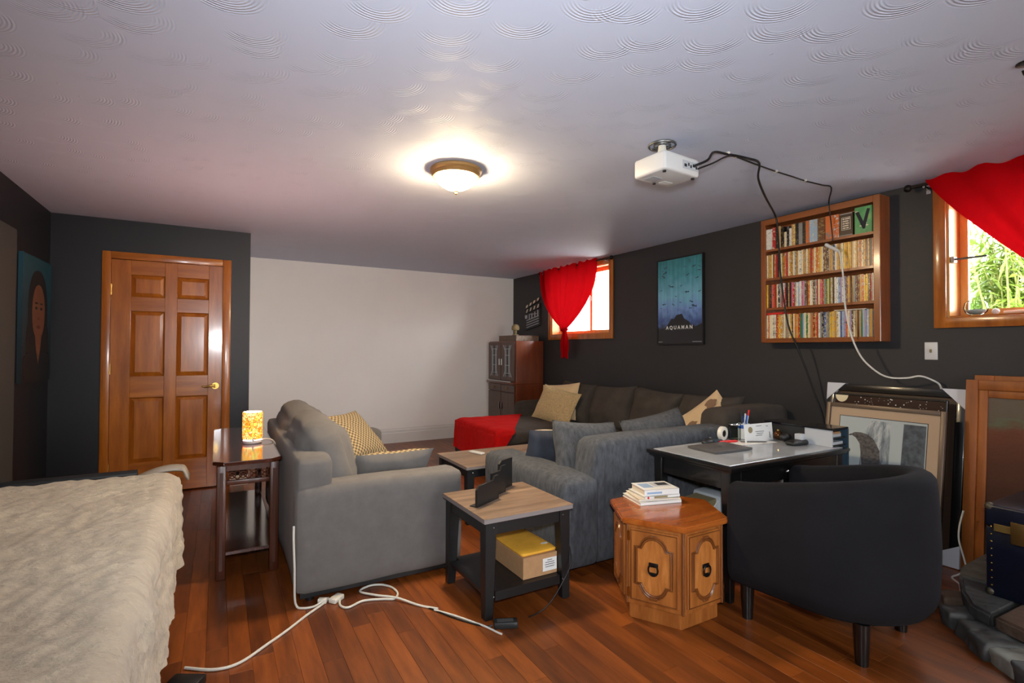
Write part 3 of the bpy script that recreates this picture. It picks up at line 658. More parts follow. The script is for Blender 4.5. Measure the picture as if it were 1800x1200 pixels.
sb = s.add('ShaderNodeMath', operation='SUBTRACT'); s.link(ma.outputs[0], sb.inputs[0]); sb.inputs[1].default_value = .17
g = s.ramp(sb.outputs[0], [(0, lin((38, 40, 42))), (.17, lin((44, 46, 50))), (.25, lin((66, 88, 138))), (.4, lin((110, 142, 196))), (.56, lin((112, 170, 196))), (.8, lin((74, 142, 156))), (1, lin((56, 120, 128)))])
st = s.ramp(s.noise(s.coord(scale=(0, 34, 1.6)), 1, 2), [(.3, (.72, .75, .78, 1)), (.7, (1.2, 1.2, 1.2, 1))])
mx = s.add('ShaderNodeMix', data_type='RGBA', blend_type='MULTIPLY'); mx.inputs['Factor'].default_value = .7; s.link(g, mx.inputs['A']); s.link(st, mx.inputs['B'])
s.link(mx.outputs['Result'], s.b.inputs['Base Color']); s.set(Roughness=.25); M['underwater'] = s.m
pr = part(t, 'print', B().box(PX + .008, XR - .004, 3.28, 3.843, 1.349, 2.193), 'underwater')
fm = flat('fish_shadow_print', (36, 66, 84), .4); rr = random.Random(8)
for i in range(26):
    y, z = rr.uniform(3.31, 3.81), rr.uniform(1.68, 2.16); q = rr.uniform(.011, .034); sg = rr.choice((-1, 1)); tl = rr.uniform(-.6, .6)
    b = B().prism([(q, 0), (.4 * q, .35 * q), (-.5 * q, .12 * q), (-q, .4 * q), (-q, -.4 * q), (-.5 * q, -.12 * q), (.4 * q, -.35 * q)], 0, .0006, 'x')
    b.xf(Matrix.Translation((PX + .0072, y, z)) @ Matrix.Rotation(tl, 4, 'X') @ Matrix.Diagonal((1, sg, 1, 1))); part(pr, 'fish_print', b, fm)
rk = flat('rock_print', (34, 36, 40), .4)
b = B(); b.prism([(3.282, 1.35), (3.841, 1.35), (3.841, 1.5), (3.78, 1.48), (3.72, 1.53), (3.66, 1.6), (3.63, 1.59), (3.6, 1.63), (3.53, 1.64), (3.5, 1.59), (3.44, 1.56), (3.4, 1.5), (3.34, 1.52), (3.282, 1.54)], PX + .007, PX + .0085, 'x'); part(pr, 'rock_print', b, rk)
b = B(); wtext(b, 'A Q U A M A N', .05, PX + .0064, 3.565, 1.49, .0004, .0014); part(pr, 'lettering', b, 'paper')
part(pr, 'credit_line', B().box(PX + .0064, PX + .008, 3.29, 3.4, 1.362, 1.366).box(PX + .0064, PX + .008, 3.78, 3.835, 1.362, 1.366), 'paper_grey')

# clapperboard sign beside the curtain
t = thing('clapperboard_sign', 'black film clapper wall sign with pale stripes', 'wall sign', (XR, 6.32, 1.55))
cx = XR - .02
part(t, 'board', B().prism([(6.50, 1.565), (6.10, 1.63), (6.10, 1.87), (6.52, 1.80)], cx, XR - .002, 'x'), 'wall_dark')
part(t, 'clapper_stick', B().prism([(6.52, 1.87), (6.12, 1.985), (6.12, 2.035), (6.53, 1.93)], cx, XR - .002, 'x').prism([(6.52, 1.81), (6.10, 1.88), (6.10, 1.95), (6.52, 1.86)], cx, XR - .003, 'x'), 'black')
for i in range(4):
    y = 6.48 - i * .1; z = 1.895 + i * .027
    part(t, 'stripe', B().prism([(y, z), (y - .045, z + .012), (y - .065, z + .05), (y - .015, z + .038)], cx - .003, cx + .002, 'x'), 'paper_cream')
    z = 1.825 + i * .018; y -= .01
    part(t, 'stripe', B().prism([(y, z), (y - .03, z + .006), (y - .05, z + .055), (y - .02, z + .05)], cx - .003, cx + .002, 'x'), 'paper_cream')
for i in range(4):
    z = 1.6 + i * .035; part(t, 'bar', B().prism([(6.46, z), (6.13, z + .055), (6.13, z + .066), (6.46, z + .011)], cx - .004, cx + .002, 'x'), 'paper_grey')
part(t, 'letter_block', B().box(cx - .004, cx + .002, 6.44, 6.5, 1.74, 1.79).box(cx - .004, cx + .002, 6.37, 6.39, 1.73, 1.8).box(cx - .004, cx + .002, 6.3, 6.32, 1.74, 1.81).box(cx - .004, cx + .002, 6.22, 6.24, 1.75, 1.83).box(cx - .004, cx + .002, 6.14, 6.16, 1.76, 1.85).box(cx - .004, cx + .002, 6.18, 6.38, 1.795, 1.803), 'paper_grey')

# portrait on the left wall, print colours darkened to paint in flash falloff
t = thing('portrait_print', 'canvas portrait of a long-haired person on teal', 'wall picture', (XL, 5.04, 1.03))
QX = XL + .028
s = NT('teal_backdrop'); sp = s.add('ShaderNodeSeparateXYZ'); s.link(s.coord(), sp.inputs[0]); mr = s.add('ShaderNodeMapRange'); s.link(sp.outputs['Z'], mr.inputs[0]); mr.inputs[1].default_value = 1.1; mr.inputs[2].default_value = 1.95
s.link(s.ramp(mr.outputs[0], [(0, lin((10, 16, 20))), (.45, lin((14, 44, 54))), (1, lin((14, 70, 84)))]), s.b.inputs['Base Color']); M['teal_bk'] = s.m
cv = part(t, 'canvas', B().box(XL + .002, QX, 4.70, 5.38, 1.03, 1.94), 'teal_bk')
def disc(y, z, ry, rz, k, p=2.0, n=36):
    pl = []
    for i in range(n):
        a = 2 * math.pi * i / n; c, s_ = math.cos(a), math.sin(a)
        pl.append((y + ry * math.copysign(abs(c) ** (2 / p), c), z + rz * math.copysign(abs(s_) ** (2 / p), s_)))
    return B().prism(pl, QX - .001 + .0008 * k, QX + .0008 * k + .0004, 'x')
hair = flat('black_hair_print', (13, 11, 11), .7); skin = flat('skin_print', (104, 64, 42), .7); lip = flat('lip_print', (84, 36, 30), .7); coatm = flat('black_coat_print', (14, 14, 16), .5)
part(cv, 'hair_print', disc(5.05, 1.52, .235, .33, 1, 2.3), hair); part(cv, 'hair_print', disc(5.05, 1.28, .27, .24, 1.3, 3), hair)
part(cv, 'shoulder_print', disc(5.04, 1.14, .32, .105, 1.6, 4), coatm)
part(cv, 'neck_print', B().prism([(4.97, 1.4), (5.14, 1.4), (5.11, 1.27), (5.06, 1.16), (5.01, 1.26)], QX, QX + .0022, 'x'), skin)
part(cv, 'face_print', disc(5.055, 1.545, .15, .2, 3, 2.2), skin)
for y in (4.995, 5.115):
    part(cv, 'eye_print', disc(y, 1.57, .027, .011, 4, n=14), hair); part(cv, 'brow_print', disc(y, 1.607, .038, .007, 4, n=14), hair)
part(cv, 'nose_print', disc(5.053, 1.495, .022, .008, 4, n=14), lip); part(cv, 'mouth_print', disc(5.054, 1.432, .046, .014, 4, n=16), lip)
# ------------------------------------------------------------------ seating
def check_mat(name, ca, cb, sc):
    s = NT(name); ck = s.add('ShaderNodeTexChecker'); ck.inputs['Scale'].default_value = sc; ck.inputs['Color1'].default_value = lin(ca); ck.inputs['Color2'].default_value = lin(cb)
    s.link(s.coord(scale=(1, 1, 0)), ck.inputs['Vector']); s.link(ck.outputs['Color'], s.b.inputs['Base Color']); s.set(Roughness=.9)
    s.bump(s.noise(s.coord(), 300, 2), .4, .002); return s.m
M['houndstooth'] = check_mat('tan_houndstooth', (186, 164, 124), (104, 90, 68), 60)

t = thing('grey_sofa', 'light grey fabric loveseat seen from its arm end', 'sofa', (.79, 3.68, 0))
part(t, 'base', B().puff(.36, 1.2, 2.9, 4.46, .05, .3, .02, 0), 'sofa_l', 'all')
part(t, 'arm', B().puff(.345, 1.25, 2.742, 2.93, .045, .578, .035, .006, 1, axes='z'), 'sofa_l', 'all')
part(t, 'arm', B().puff(.345, 1.25, 4.43, 4.618, .045, .578, .035, .006, 2, axes='z'), 'sofa_l', 'all')
b = B().puff(.345, .53, 2.765, 4.6, .05, .725, .04, .0, 3); part(t, 'back', b, 'sofa_l', 'all')
for i, (a, c) in enumerate(((2.935, 3.68), (3.685, 4.425))):
    part(t, 'seat_cushion', B().puff(.52, 1.235, a, c, .295, .455, .05, .012, 4 + i), 'sofa_l', 'all')
    b = B().puff(-.12, .12, a, c, 0, .41, .1, .035, 7 + i, wob=.02).xf(Matrix.Translation((.60, 0, .45)) @ Matrix.Rotation(R(-14), 4, 'Y'))
    part(t, 'back_cushion', b, 'sofa_l', 'all')
for x, y in ((.42, 2.8), (1.18, 2.8), (.42, 4.56), (1.18, 4.56)): part(t, 'foot', B().cyl((x, y, 0), (x, y, .05), .022, .028, 12), 'black', True)
part(t, 'dust_cover', B().box(.37, 1.22, 2.77, 4.58, .02, .05), 'black')
def cushion2(name, label, m, w, h, th, front, back, seed, group=None, cat='cushion'):
    t = thing(name, label, cat, m.to_translation(), group)
    for nm, sd, mt in (('front_panel', (1,), front), ('back_panel', (-1,), back)): part(t, nm, B().pillow(w, h, th, 18, 2.6, seed, .012, sd), mt, 'all').matrix_basis = m
    return t
cushion2('throw_pillow', 'tan houndstooth cushion leaning on the far seat of the light grey loveseat', TR(.90, 3.98, .625, 40, 44), .46, .44, .13, 'houndstooth', 'sofa_l', 1, 'houndstooth cushions')
cushion2('throw_pillow', 'grey-backed houndstooth cushion behind the near arm of the light grey loveseat', TR(.93, 3.08, .54, 180, 58), .48, .30, .14, 'houndstooth', 'sofa_l', 2, 'houndstooth cushions')

# chenille loveseat with its back to the desk
t = thing('chenille_sofa', 'blue grey chenille loveseat with its back to the desk', 'sofa', (2.4, 2.82, 0))
part(t, 'base', B().puff(1.75, 3.1, 2.4, 3.28, .04, .26, .02, 0), 'sofa_c', 'all')
part(t, 'arm', B().puff(1.672, 1.935, 2.315, 3.33, .035, .548, .055, .01, 11, axes='z', wob=.004), 'sofa_c', 'all')
part(t, 'arm', B().puff(2.9, 3.145, 2.315, 3.2, .035, .548, .055, .01, 12, axes='z', wob=.004), 'sofa_c', 'all')
b = B().puff(1.87, 3.14, 2.32, 2.545, .035, .752, .06, .008, 13, axes='z', wob=.006)
for v in b.bm.verts:
    if v.co.x < 2.0: v.co.x += max(0, v.co.z - .5) * .16 * (2.0 - v.co.x) / .13 + .0
part(t, 'back', b, 'sofa_c', 'all')
for i, (a, c) in enumerate(((1.935, 2.415), (2.42, 2.895))):
    part(t, 'seat_cushion', B().puff(a, c, 2.5, 3.34, .26, .43, .06, .015, 14 + i), 'sofa_c', 'all')
part(t, 'back_cushion', B().pillow(.58, .42, .22, 20, 3, 5, .02).xf(TR(2.13, 2.69, .6, 6, 74, 6)), 'sofa_c', 'all')
part(t, 'back_cushion', B().pillow(.56, .46, .22, 20, 3, 6, .03).xf(TR(2.76, 2.67, .6, -4, 72, -8)), 'sofa_c', 'all')
for x, y in ((1.74, 2.4), (3.05, 2.4), (1.74, 3.25), (3.05, 3.12)): part(t, 'foot', B().cyl((x, y, 0), (x, y, .045), .022, .028, 12), 'black', True)
cushion2('throw_pillow', 'slate cushion with cream fleece front in the arm corner of the chenille loveseat', TR(2.02, 2.95, .585, 172, 62), .42, .36, .14, 'cream_fab', 'navy_fab', 3, 'cream fleece cushions')
cushion2('throw_pillow', 'slate cushion with cream fleece front standing mid-seat on the chenille loveseat', TR(2.33, 3.0, .60, 176, 70), .42, .32, .13, 'cream_fab', 'navy_fab', 4, 'cream fleece cushions')

# dark sectional along the right wall
t = thing('sectional_sofa', 'dark brown grey sectional sofa with chaise along the right wall', 'sofa', (3.55, 4.1, 0))
part(t, 'base', B().puff(3.2, 3.94, 2.45, 5.72, .05, .29, .03, 0), 'sofa_d', 'all')
part(t, 'back', B().puff(3.76, 3.955, 2.45, 5.74, .05, .78, .06, 0, 20), 'sofa_d', 'all')
part(t, 'arm', B().puff(3.17, 3.95, 2.425, 2.68, .05, .845, .07, .012, 21, wob=.01), 'sofa_d', 'all')
part(t, 'arm', B().puff(3.33, 3.95, 5.5, 5.76, .05, .615, .06, .01, 22), 'sofa_d', 'all')
for i, (a, c) in enumerate(((2.68, 3.3), (3.305, 3.92), (3.925, 4.54))):
    part(t, 'seat_cushion', B().puff(3.18, 3.78, a, c, .28, .455, .06, .018, 23 + i), 'sofa_d', 'all')
part(t, 'chaise_base', B().puff(2.47, 3.22, 4.56, 5.68, .05, .28, .03, 0), 'sofa_d', 'all')
part(t, 'chaise_cushion', B().puff(2.455, 3.76, 4.545, 5.5, .275, .45, .07, .018, 27), 'sofa_d', 'all')
for i, (y, w, tl) in enumerate(((2.98, .64, 2), (3.6, .62, -3), (4.2, .64, 3), (4.86, .66, -2))):
    part(t, 'back_cushion', B().pillow(w, .5, .27, 20, 3.0, 30 + i, .035).xf(Matrix.Translation((3.66, y, .655)) @ Matrix.Rotation(R(-90), 4, 'Z') @ Matrix.Rotation(R(74), 4, 'X') @ Matrix.Rotation(R(tl), 4, 'Z')), 'sofa_d', 'all')
for x, y in ((3.25, 2.5), (3.25, 4.0), (2.52, 4.62), (2.52, 5.62), (3.88, 2.5), (3.88, 5.68)): part(t, 'foot', B().box(x - .025, x + .025, y - .025, y + .025, 0, .05), 'black')

def lie(x, y, z, rz, rx, spin): return Matrix.Translation((x, y, z)) @ Matrix.Rotation(R(rz), 4, 'Z') @ Matrix.Rotation(R(rx), 4, 'X') @ Matrix.Rotation(R(spin), 4, 'Z')
cushion2('throw_pillow', 'shaggy tan cushion in front at the chaise end of the dark sectional', lie(3.36, 4.83, .64, -72, 66, -10), .56, .42, .16, 'fur_tan', 'fur_tan', 41, 'cushions at the chaise end')
cushion2('throw_pillow', 'pale patterned cushion tucked behind the shaggy tan cushion', lie(3.47, 4.93, .67, -76, 72, 6), .56, .44, .13, 'linen_print', 'linen_print', 42, 'cushions at the chaise end')
tp = cushion2('throw_pillow', 'beige linen cushion with brown leaf prints at the desk end of the dark sectional', lie(3.56, 2.86, .67, -66, 70, 42), .42, .42, .13, 'linen_print', 'linen_print', 43)
lp = flat('brown_leaf_print', (126, 96, 72), .9)
mm = lie(3.56, 2.86, .67, -66, 70, 42)
for u, v in ((.1, .12), (-.02, -.05), (.12, -.06), (-.13, .06)):
    b = B().prism([(u + .05 * math.cos(a) * (1 + .2 * math.cos(5 * a)), v + .035 * math.sin(a)) for a in [i * .314 for i in range(20)]], .058, .0625)
    part(tp.children[0], 'leaf_print', b, lp)

# red throw over the chaise
def fthrow(u, v):
    tt = -.36 + 1.5 * v; smax = max(.05, .2 + .68 * tt); ss = -.36 + (smax + .36) * u
    ha, hb = max(0, -ss), max(0, -tt); n_ = noise.noise((ss * 7, tt * 7, 3)) * .012
    x = 2.447 + max(ss, 0) - .012 * (1 if ha else 0); y = 4.54 + max(tt, 0) - .012 * (1 if hb else 0); hn = .0
    if tt > 1.0: hn = tt - 1.0; y = 5.54
    z = .474 - max(ha, hb, hn) * .92 + n_
    if ha or hb:
        q = max(ha, hb); x -= (.02 + .05 * q + .006 * math.sin(tt * 11) * q * 8) if ha else 0; y -= (.02 + .05 * q + .006 * math.sin(ss * 13) * q * 8) if hb else 0
    if ha < .05 and hb < .05: z -= (max(0, .06 - ss) ** 2 + max(0, .06 - tt) ** 2) * 2.2
    return (x, y, z)
single('throw_blanket', B().grid(fthrow, 60, 70), 'throw_red', 'bright red throw draped over the chaise end', 'blanket', 'all')

# ------------------------------------------------------------------ tables with laminate tops
def lam_table(name, label, x0, x1, y0, y1, z, leg, shelf):
    t = thing(name, label, 'table', ((x0 + x1) / 2, (y0 + y1) / 2, 0), 'matching wood-topped black tables')
    tp = part(t, 'table_top', B().box(x0, x1, y0, y1, z - .003, z), 'laminate'); part(tp, 'top_edge', B().box(x0, x1, y0, y1, z - .024, z - .0032, .002, 1), 'laminate_edge')
    a = .012
    for sx in (0, 1):
        for sy in (0, 1):
            xa = x0 + a if sx == 0 else x1 - a - leg; yy = y0 + a if sy == 0 else y1 - a - leg
            b = B().box(xa, xa + leg, yy, yy + leg, 0, z - .0245, .003, 1)
            for v in b.bm.verts:                                  # inner faces taper towards the floor
                if v.co.z < .01:
                    if sx == 0 and v.co.x > xa + leg * .5: v.co.x -= leg * .3
                    if sx == 1 and v.co.x < xa + leg * .5: v.co.x += leg * .3
                    if sy == 0 and v.co.y > yy + leg * .5: v.co.y -= leg * .3
                    if sy == 1 and v.co.y < yy + leg * .5: v.co.y += leg * .3
            lg = part(t, 'leg', b, 'black')
            for zz in (z - .05, shelf - .02): part(lg, 'screw', B().sphere((xa + leg * .72 if sx == 0 else xa + leg * .28, yy - .0005 if sy == 0 else yy + leg + .0005, zz), .0045, u=8, v=6), 'chrome')
    l = leg + a
    for y in (y0 + .02, y1 - .04): part(t, 'apron', B().box(x0 + l, x1 - l, y, y + .02, z - .085, z - .0245), 'black')
    for x in (x0 + .02, x1 - .04): part(t, 'apron', B().box(x, x + .02, y0 + l, y1 - l, z - .085, z - .0245), 'black')
    part(t, 'lower_shelf', B().box(x0 + .02, x1 - .02, y0 + l * .95, y1 - l * .95, shelf - .018, shelf).box(x0 + l * .95, x1 - l * .95, y0 + .02, y1 - .02, shelf - .045, shelf - .0002), 'black')
    return t
lam_table('side_table', 'square wood-topped black side table in the foreground', 1.088, 1.602, 2.145, 2.655, .482, .062, .125)
lam_table('coffee_table', 'wood-topped black coffee table between the sofas', 1.57, 2.6, 3.385, 3.96, .425, .062, .1)
single('remote_control', B().box(-.075, .075, -.022, .022, 0, .018, .007, 3).xf(TR(1.85, 3.79, .4252, -72)), 'white_plastic', 'white remote control on the coffee table', 'remote control', True)

# stepped black desk file on the side table
t = thing('desk_organizer', 'black stepped desk file standing on the side table', 'organizer', (1.33, 2.45, .482))
bd = Vector((1.535 - 1.135, 2.55 - 2.33, 0)); L = bd.length; am = Matrix.Translation((1.135, 2.33, .4825)) @ Matrix.Rotation(math.atan2(bd.y, bd.x), 4, 'Z')
part(t, 'divider', B().prism([(0, 0), (.20, 0), (.20, .125), (.165, .125), (.15, .105), (.02, .105), (0, .085)], -.006, .006, 'y').xf(am), 'black')
part(t, 'divider', B().prism([(.19, 0), (.33, 0), (.33, .15), (.29, .15), (.275, .128), (.19, .128)], .03, .042, 'y').xf(am), 'black')
part(t, 'divider', B().prism([(.32, 0), (L, 0), (L, .165), (.34, .165), (.32, .15)], .066, .078, 'y').xf(am), 'black')
part(t, 'base', B().box(.0, .2, -.006, .04, 0, .004).box(.19, .33, .03, .076, 0, .004).xf(am), 'black')
t = thing('parcel_box', 'brown cardboard parcel on the lower shelf of the side table', 'box', (1.44, 2.37, .125))
m = TR(1.335, 2.2, .1254, 0)
part(t, 'carton', B().box(0, .205, 0, .34, 0, .108, .002, 1).xf(m), 'cardboard')
part(t, 'flap', B().box(.003, .202, -.002, .0, .085, .108).xf(m), 'cardboard')
lb = part(t, 'address_label', B().box(.115, .2, -.0032, -.0022, .02, .085).xf(m), 'paper')
for i, w in enumerate((.03, .055, .06, .055)): part(lb, 'print_line', B().box(.157 - w / 2, .157 + w / 2, -.0038, -.0031, .073 - i * .011, .076 - i * .011).xf(m), 'ink')
t = thing('padded_envelope', 'yellow padded envelope on top of the cardboard parcel', 'envelope', (1.44, 2.37, .2335))
part(t, 'pouch', B().puff(1.338, 1.545, 2.215, 2.545, .2336, .25, .007, .004, 9, wob=.004), 'manila', 'all'); part(t, 'sticker', B().box(1.485, 1.53, 2.27, 2.288, .2535, .255), 'paper'); part(t, 'seam', B().box(1.36, 1.53, 2.315, 2.318, .2535, .2548), 'cardboard')

# ------------------------------------------------------------------ sofa table with the little lamp
cx0, cx1, cy0, cy1, cz = -.02, .335, 3.235, 4.63, .65
t = thing('sofa_table', 'glossy dark cherry sofa table behind the light grey loveseat', 'table', ((cx0 + cx1) / 2, 3.93, 0))
k = .055; oc = [(cx0 + k, cy0), (cx1 - k, cy0), (cx1, cy0 + k), (cx1, cy1 - k), (cx1 - k, cy1), (cx0 + k, cy1), (cx0, cy1 - k), (cx0, cy0 + k)]
part(t, 'table_top', B().prism(oc, cz - .022, cz, 'z', .004), 'cherry_h', True)
for x in (cx0 + .02, cx1 - .068):
    for y in (cy0 + .02, cy1 - .068):
        lg = part(t, 'leg', B().box(x, x + .048, y, y + .048, 0, cz - .022, .006, 2), 'cherry', True)
        part(lg, 'groove', B().box(x + .015, x + .033, y - .002, y + .001, .05, cz - .06, .0008, 1), 'cherry')
for x0, x1, y0, y1, ax in ((cx0 + .068, cx1 - .068, cy0 + .03, cy0 + .045, 'x'), (cx0 + .068, cx1 - .068, cy1 - .045, cy1 - .03, 'x'), (cx0 + .03, cx0 + .045, cy0 + .068, cy1 - .068, 'y'), (cx1 - .045, cx1 - .03, cy0 + .068, cy1 - .068, 'y')):
    part(t, 'apron', B().box(x0, x1, y0, y1, cz - .055, cz - .022), 'cherry'); part(t, 'apron', B().box(x0, x1, y0 - .004, y1 + .004, cz - .135, cz - .108, .004, 2), 'cherry', True)
    b = B(); n = 4 if ax == 'x' else 16
    for i in range(n):
        f0, f1 = i / n, (i + 1) / n
        def pt(f, z): return ((x0 + (x1 - x0) * f, (y0 + y1) / 2, z) if ax == 'x' else ((x0 + x1) / 2, y0 + (y1 - y0) * f, z))
        b.tube([pt(f0, cz - .108), pt(f1, cz - .055)], .004, 6).tube([pt(f0, cz - .055), pt(f1, cz - .108)], .004, 6)
        if ax == 'x': b.tube([(x0 + (x1 - x0) * (f0 + f1) / 2 + .018 * math.cos(a), (y0 + y1) / 2, cz - .082 + .018 * math.sin(a)) for a in [j * .524 for j in range(12)]], .0035, 6, True)
    part(t, 'lattice', b, 'cherry')
part(t, 'lower_shelf', B().box(cx0 + .03, cx1 - .03, cy0 + .03, cy1 - .03, .128, .148, .003, 1), 'cherry_h')

lx, ly = .205, 3.83
t = thing('table_lamp', 'small lit lamp with amber mosaic shade on the sofa table', 'lamp', (lx, ly, cz))
part(t, 'base', B().lathe([(0, 0), (.052, 0), (.058, .006), (.058, .02), (.05, .03), (0, .03)], (lx, ly, cz + .0003), 28), 'white_plastic', True)
s = NT('lit_mosaic_shade'); vo = s.add('ShaderNodeTexVoronoi', feature='F1'); vo.inputs['Scale'].default_value = 62; s.link(s.coord(), vo.inputs['Vector'])
ve = s.add('ShaderNodeTexVoronoi', feature='DISTANCE_TO_EDGE'); ve.inputs['Scale'].default_value = 62; s.link(s.coord(), ve.inputs['Vector'])
sc_ = s.add('ShaderNodeSeparateColor'); s.link(vo.outputs['Color'], sc_.inputs[0])
cl = s.ramp(sc_.outputs[0], [(0, lin((250, 120, 30))), (.4, lin((252, 186, 60))), (.7, lin((255, 214, 140))), (1, lin((190, 200, 80)))])
eg = s.ramp(ve.outputs['Distance'], [(.02, (.25, .06, .01, 1)), (.1, (1, 1, 1, 1))])
mx = s.add('ShaderNodeMix', data_type='RGBA', blend_type='MULTIPLY'); mx.inputs['Factor'].default_value = 1; s.link(cl, mx.inputs['A']); s.link(eg, mx.inputs['B'])
s.link(mx.outputs['Result'], s.b.inputs['Base Color']); s.link(mx.outputs['Result'], s.b.inputs['Emission Color']); s.b.inputs['Emission Strength'].default_value = .8; M['mosaic'] = s.m
part(t, 'shade', B().lathe([(.059, .03), (.061, .04), (.061, .2), (.059, .208), (.055, .208), (.055, .04)], (lx, ly, cz), 36), 'mosaic', True)
s = NT('lit_diffuser'); s.b.inputs['Emission Color'].default_value = (1, .56, .46, 1); s.b.inputs['Emission Strength'].default_value = 260; M['diff'] = s.m
part(t, 'diffuser', B().lathe([(0, .198), (.054, .198), (.054, .194), (0, .194)], (lx, ly, cz), 28), 'diff', True)
part(t, 'switch_tab', B().box(lx - .006, lx + .006, ly - .064, ly - .056, cz + .02, cz + .036, .002, 1), 'white_plastic')
part(t, 'cord', B().tube([(lx + .055, ly - .01, cz + .018), (lx + .08, ly - .01, cz + .022), (lx + .11, ly - .015, cz + .016), (lx + .128, ly - .04, cz + .004), (lx + .134, ly - .06, cz - .03), (lx + .135, ly - .08, cz - .2)], .005, 8, smooth=4), 'cord_white', True)

# ------------------------------------------------------------------ bed at the left
t = thing('bed', 'narrow bed with black head rail at the left', 'bed', (-.66, 2.1, 0))
part(t, 'frame', B().box(-1.16, -.2, 1.1, 3.04, .2, .32, .01), 'black')
for x, y in ((-1.1, 1.2), (-.26, 1.2), (-1.1, 2.95), (-.26, 2.95)): part(t, 'leg', B().cyl((x, y, 0), (x, y, .2), .025, n=12), 'black', True)
part(t, 'mattress', B().puff(-1.17, -.175, 1.06, 3.05, .32, .63, .06, .01), 'paper_cream', 'all')
part(t, 'head_rail', B().tube([(-1.15, 3.13, .655), (-.34, 3.13, .655)], .022, 12).cyl((-1.1, 3.13, 0), (-1.1, 3.13, .63), .018, n=10).cyl((-.3, 3.13, 0), (-.3, 3.13, .62), .018, n=10), 'dark_plastic', True)
b = B().grid(lambda u, v: (-.345 + .225 * u, 3.09 + .09 * v - .04 * max(0, u - .8), .645 + .04 * math.sin(min(1, u * 1.15) * 2.1) - .02 * (abs(v - .5) * 2) ** 3 - .05 * max(0, u - .9) / .1), 24, 8)
bmesh.ops.recalc_face_normals(b.bm, faces=b.bm.faces[:]); bmesh.ops.solidify(b.bm, geom=b.bm.faces[:], thickness=.012); part(t, 'rail_bracket', b, flat('grey_brown_plastic', (150, 140, 128), .4), 'all')
def fq(u, v):
    y = .98 + 2.125 * v; L = 1.02 + .36
    q = -1.19 + L * u
    n_ = noise.noise((q * 9, y * 14, 1)) * .007 + noise.noise((q * 24, y * 34, 4)) * .008 + noise.noise((q * 3, y * 3, 9)) * .014
    xe = -.155; r = .07
    rid = .012 * noise.noise((7, y * 22, 2.2)) + .016 * noise.noise((3, y * 9, 5.2))
    endz = 0
    if q < xe - r: x, z = q, .665 + n_
    elif q < xe - r + r * 1.57:
        a = (q - xe + r) / r; x, z = xe - r + r * math.sin(a) + rid * a * .5, .665 - r + r * math.cos(a) + n_ * .6
    else:
        d = q - (xe - r + r * 1.57); x = xe + rid * (1 + d * 3) + n_ * 1.3 + .03 * d; z = .665 - r - d
        z += .014 * noise.noise((1, y * 6, 8)) * d * 6
    if v > .975: z -= (v - .975) / .025 * .05 * (1 if q < xe else .0)
    return (x, y, z)
single('quilt', B().grid(fq, 150, 210), 'quilt', 'beige quilted coverlet spread over the bed', 'blanket', 'all')
# ------------------------------------------------------------------ hexagonal cabinet
hc = Vector((1.97, 1.86, 0))
def hexa(s_, rot=0): return [(hc.x + s_ * math.cos(R(60 * i + rot)), hc.y + s_ * math.sin(R(60 * i + rot))) for i in range(6)]
t = thing('hexagonal_cabinet', 'six-sided oak cabinet table with carved doors', 'cabinet', (hc.x, hc.y, 0))
part(t, 'plinth', B().prism(hexa(.243), 0, .075, 'z', .004), 'hexwood', True)
body = part(t, 'body', B().prism(hexa(.262), .075, .455, 'z', .003), 'hexwood', True)
part(t, 'table_top', B().prism(hexa(.296), .455, .484, 'z', .007), 'hextop', True)
for i in range(6):
    v = hexa(.26)[i]; part(t, 'corner_post', B().cyl((v[0], v[1], .076), (v[0], v[1], .454), .008, n=8), 'hexdark', True)
def face_m(i):                                                    # local x along the face, y up, z outwards
    a = R(60 * i + 30); n_ = Vector((math.cos(a), math.sin(a), 0)); ap = .262 * math.cos(R(30)); c = hc + n_ * ap
    xd = Vector((-n_.y, n_.x, 0))
    return Matrix(((xd.x, 0, n_.x, c.x), (xd.y, 0, n_.y, c.y), (0, 1, 0, 0), (0, 0, 0, 1)))
def cart(w, h, cz_):                                              # cartouche outline
    pts = []
    def add(x, y): pts.append((x, y))
    w2, h2 = w / 2, h / 2; sh = w2 * .72
    add(-w2, -h2 * .62); add(-w2, h2 * .62); add(-sh, h2 * .62)
    for k in range(1, 8): a = math.pi - math.pi * k / 8; add(sh * .93 * math.cos(a), h2 * .62 + h2 * .38 * math.sin(a))
    add(sh, h2 * .62); add(w2, h2 * .62); add(w2, -h2 * .62); add(sh, -h2 * .62)
    for k in range(1, 8): a = -math.pi * k / 8; add(sh * .93 * math.cos(a), -h2 * .62 + h2 * .38 * math.sin(a))
    add(-sh, -h2 * .62)
    return [(x, y + cz_) for x, y in pts]
s = NT('sunburst_veneer'); v = s.coord(); tcs = s.add('ShaderNodeSeparateXYZ'); s.link(v, tcs.inputs[0])
f = s.noise(s.coord(scale=(16, 16, 3)), 2.2, 6, .6); s.link(s.ramp(f, [(.3, lin((150, 84, 32))), (.7, lin((198, 128, 64)))]), s.b.inputs['Base Color']); s.set(Roughness=.35); M['veneer'] = s.m
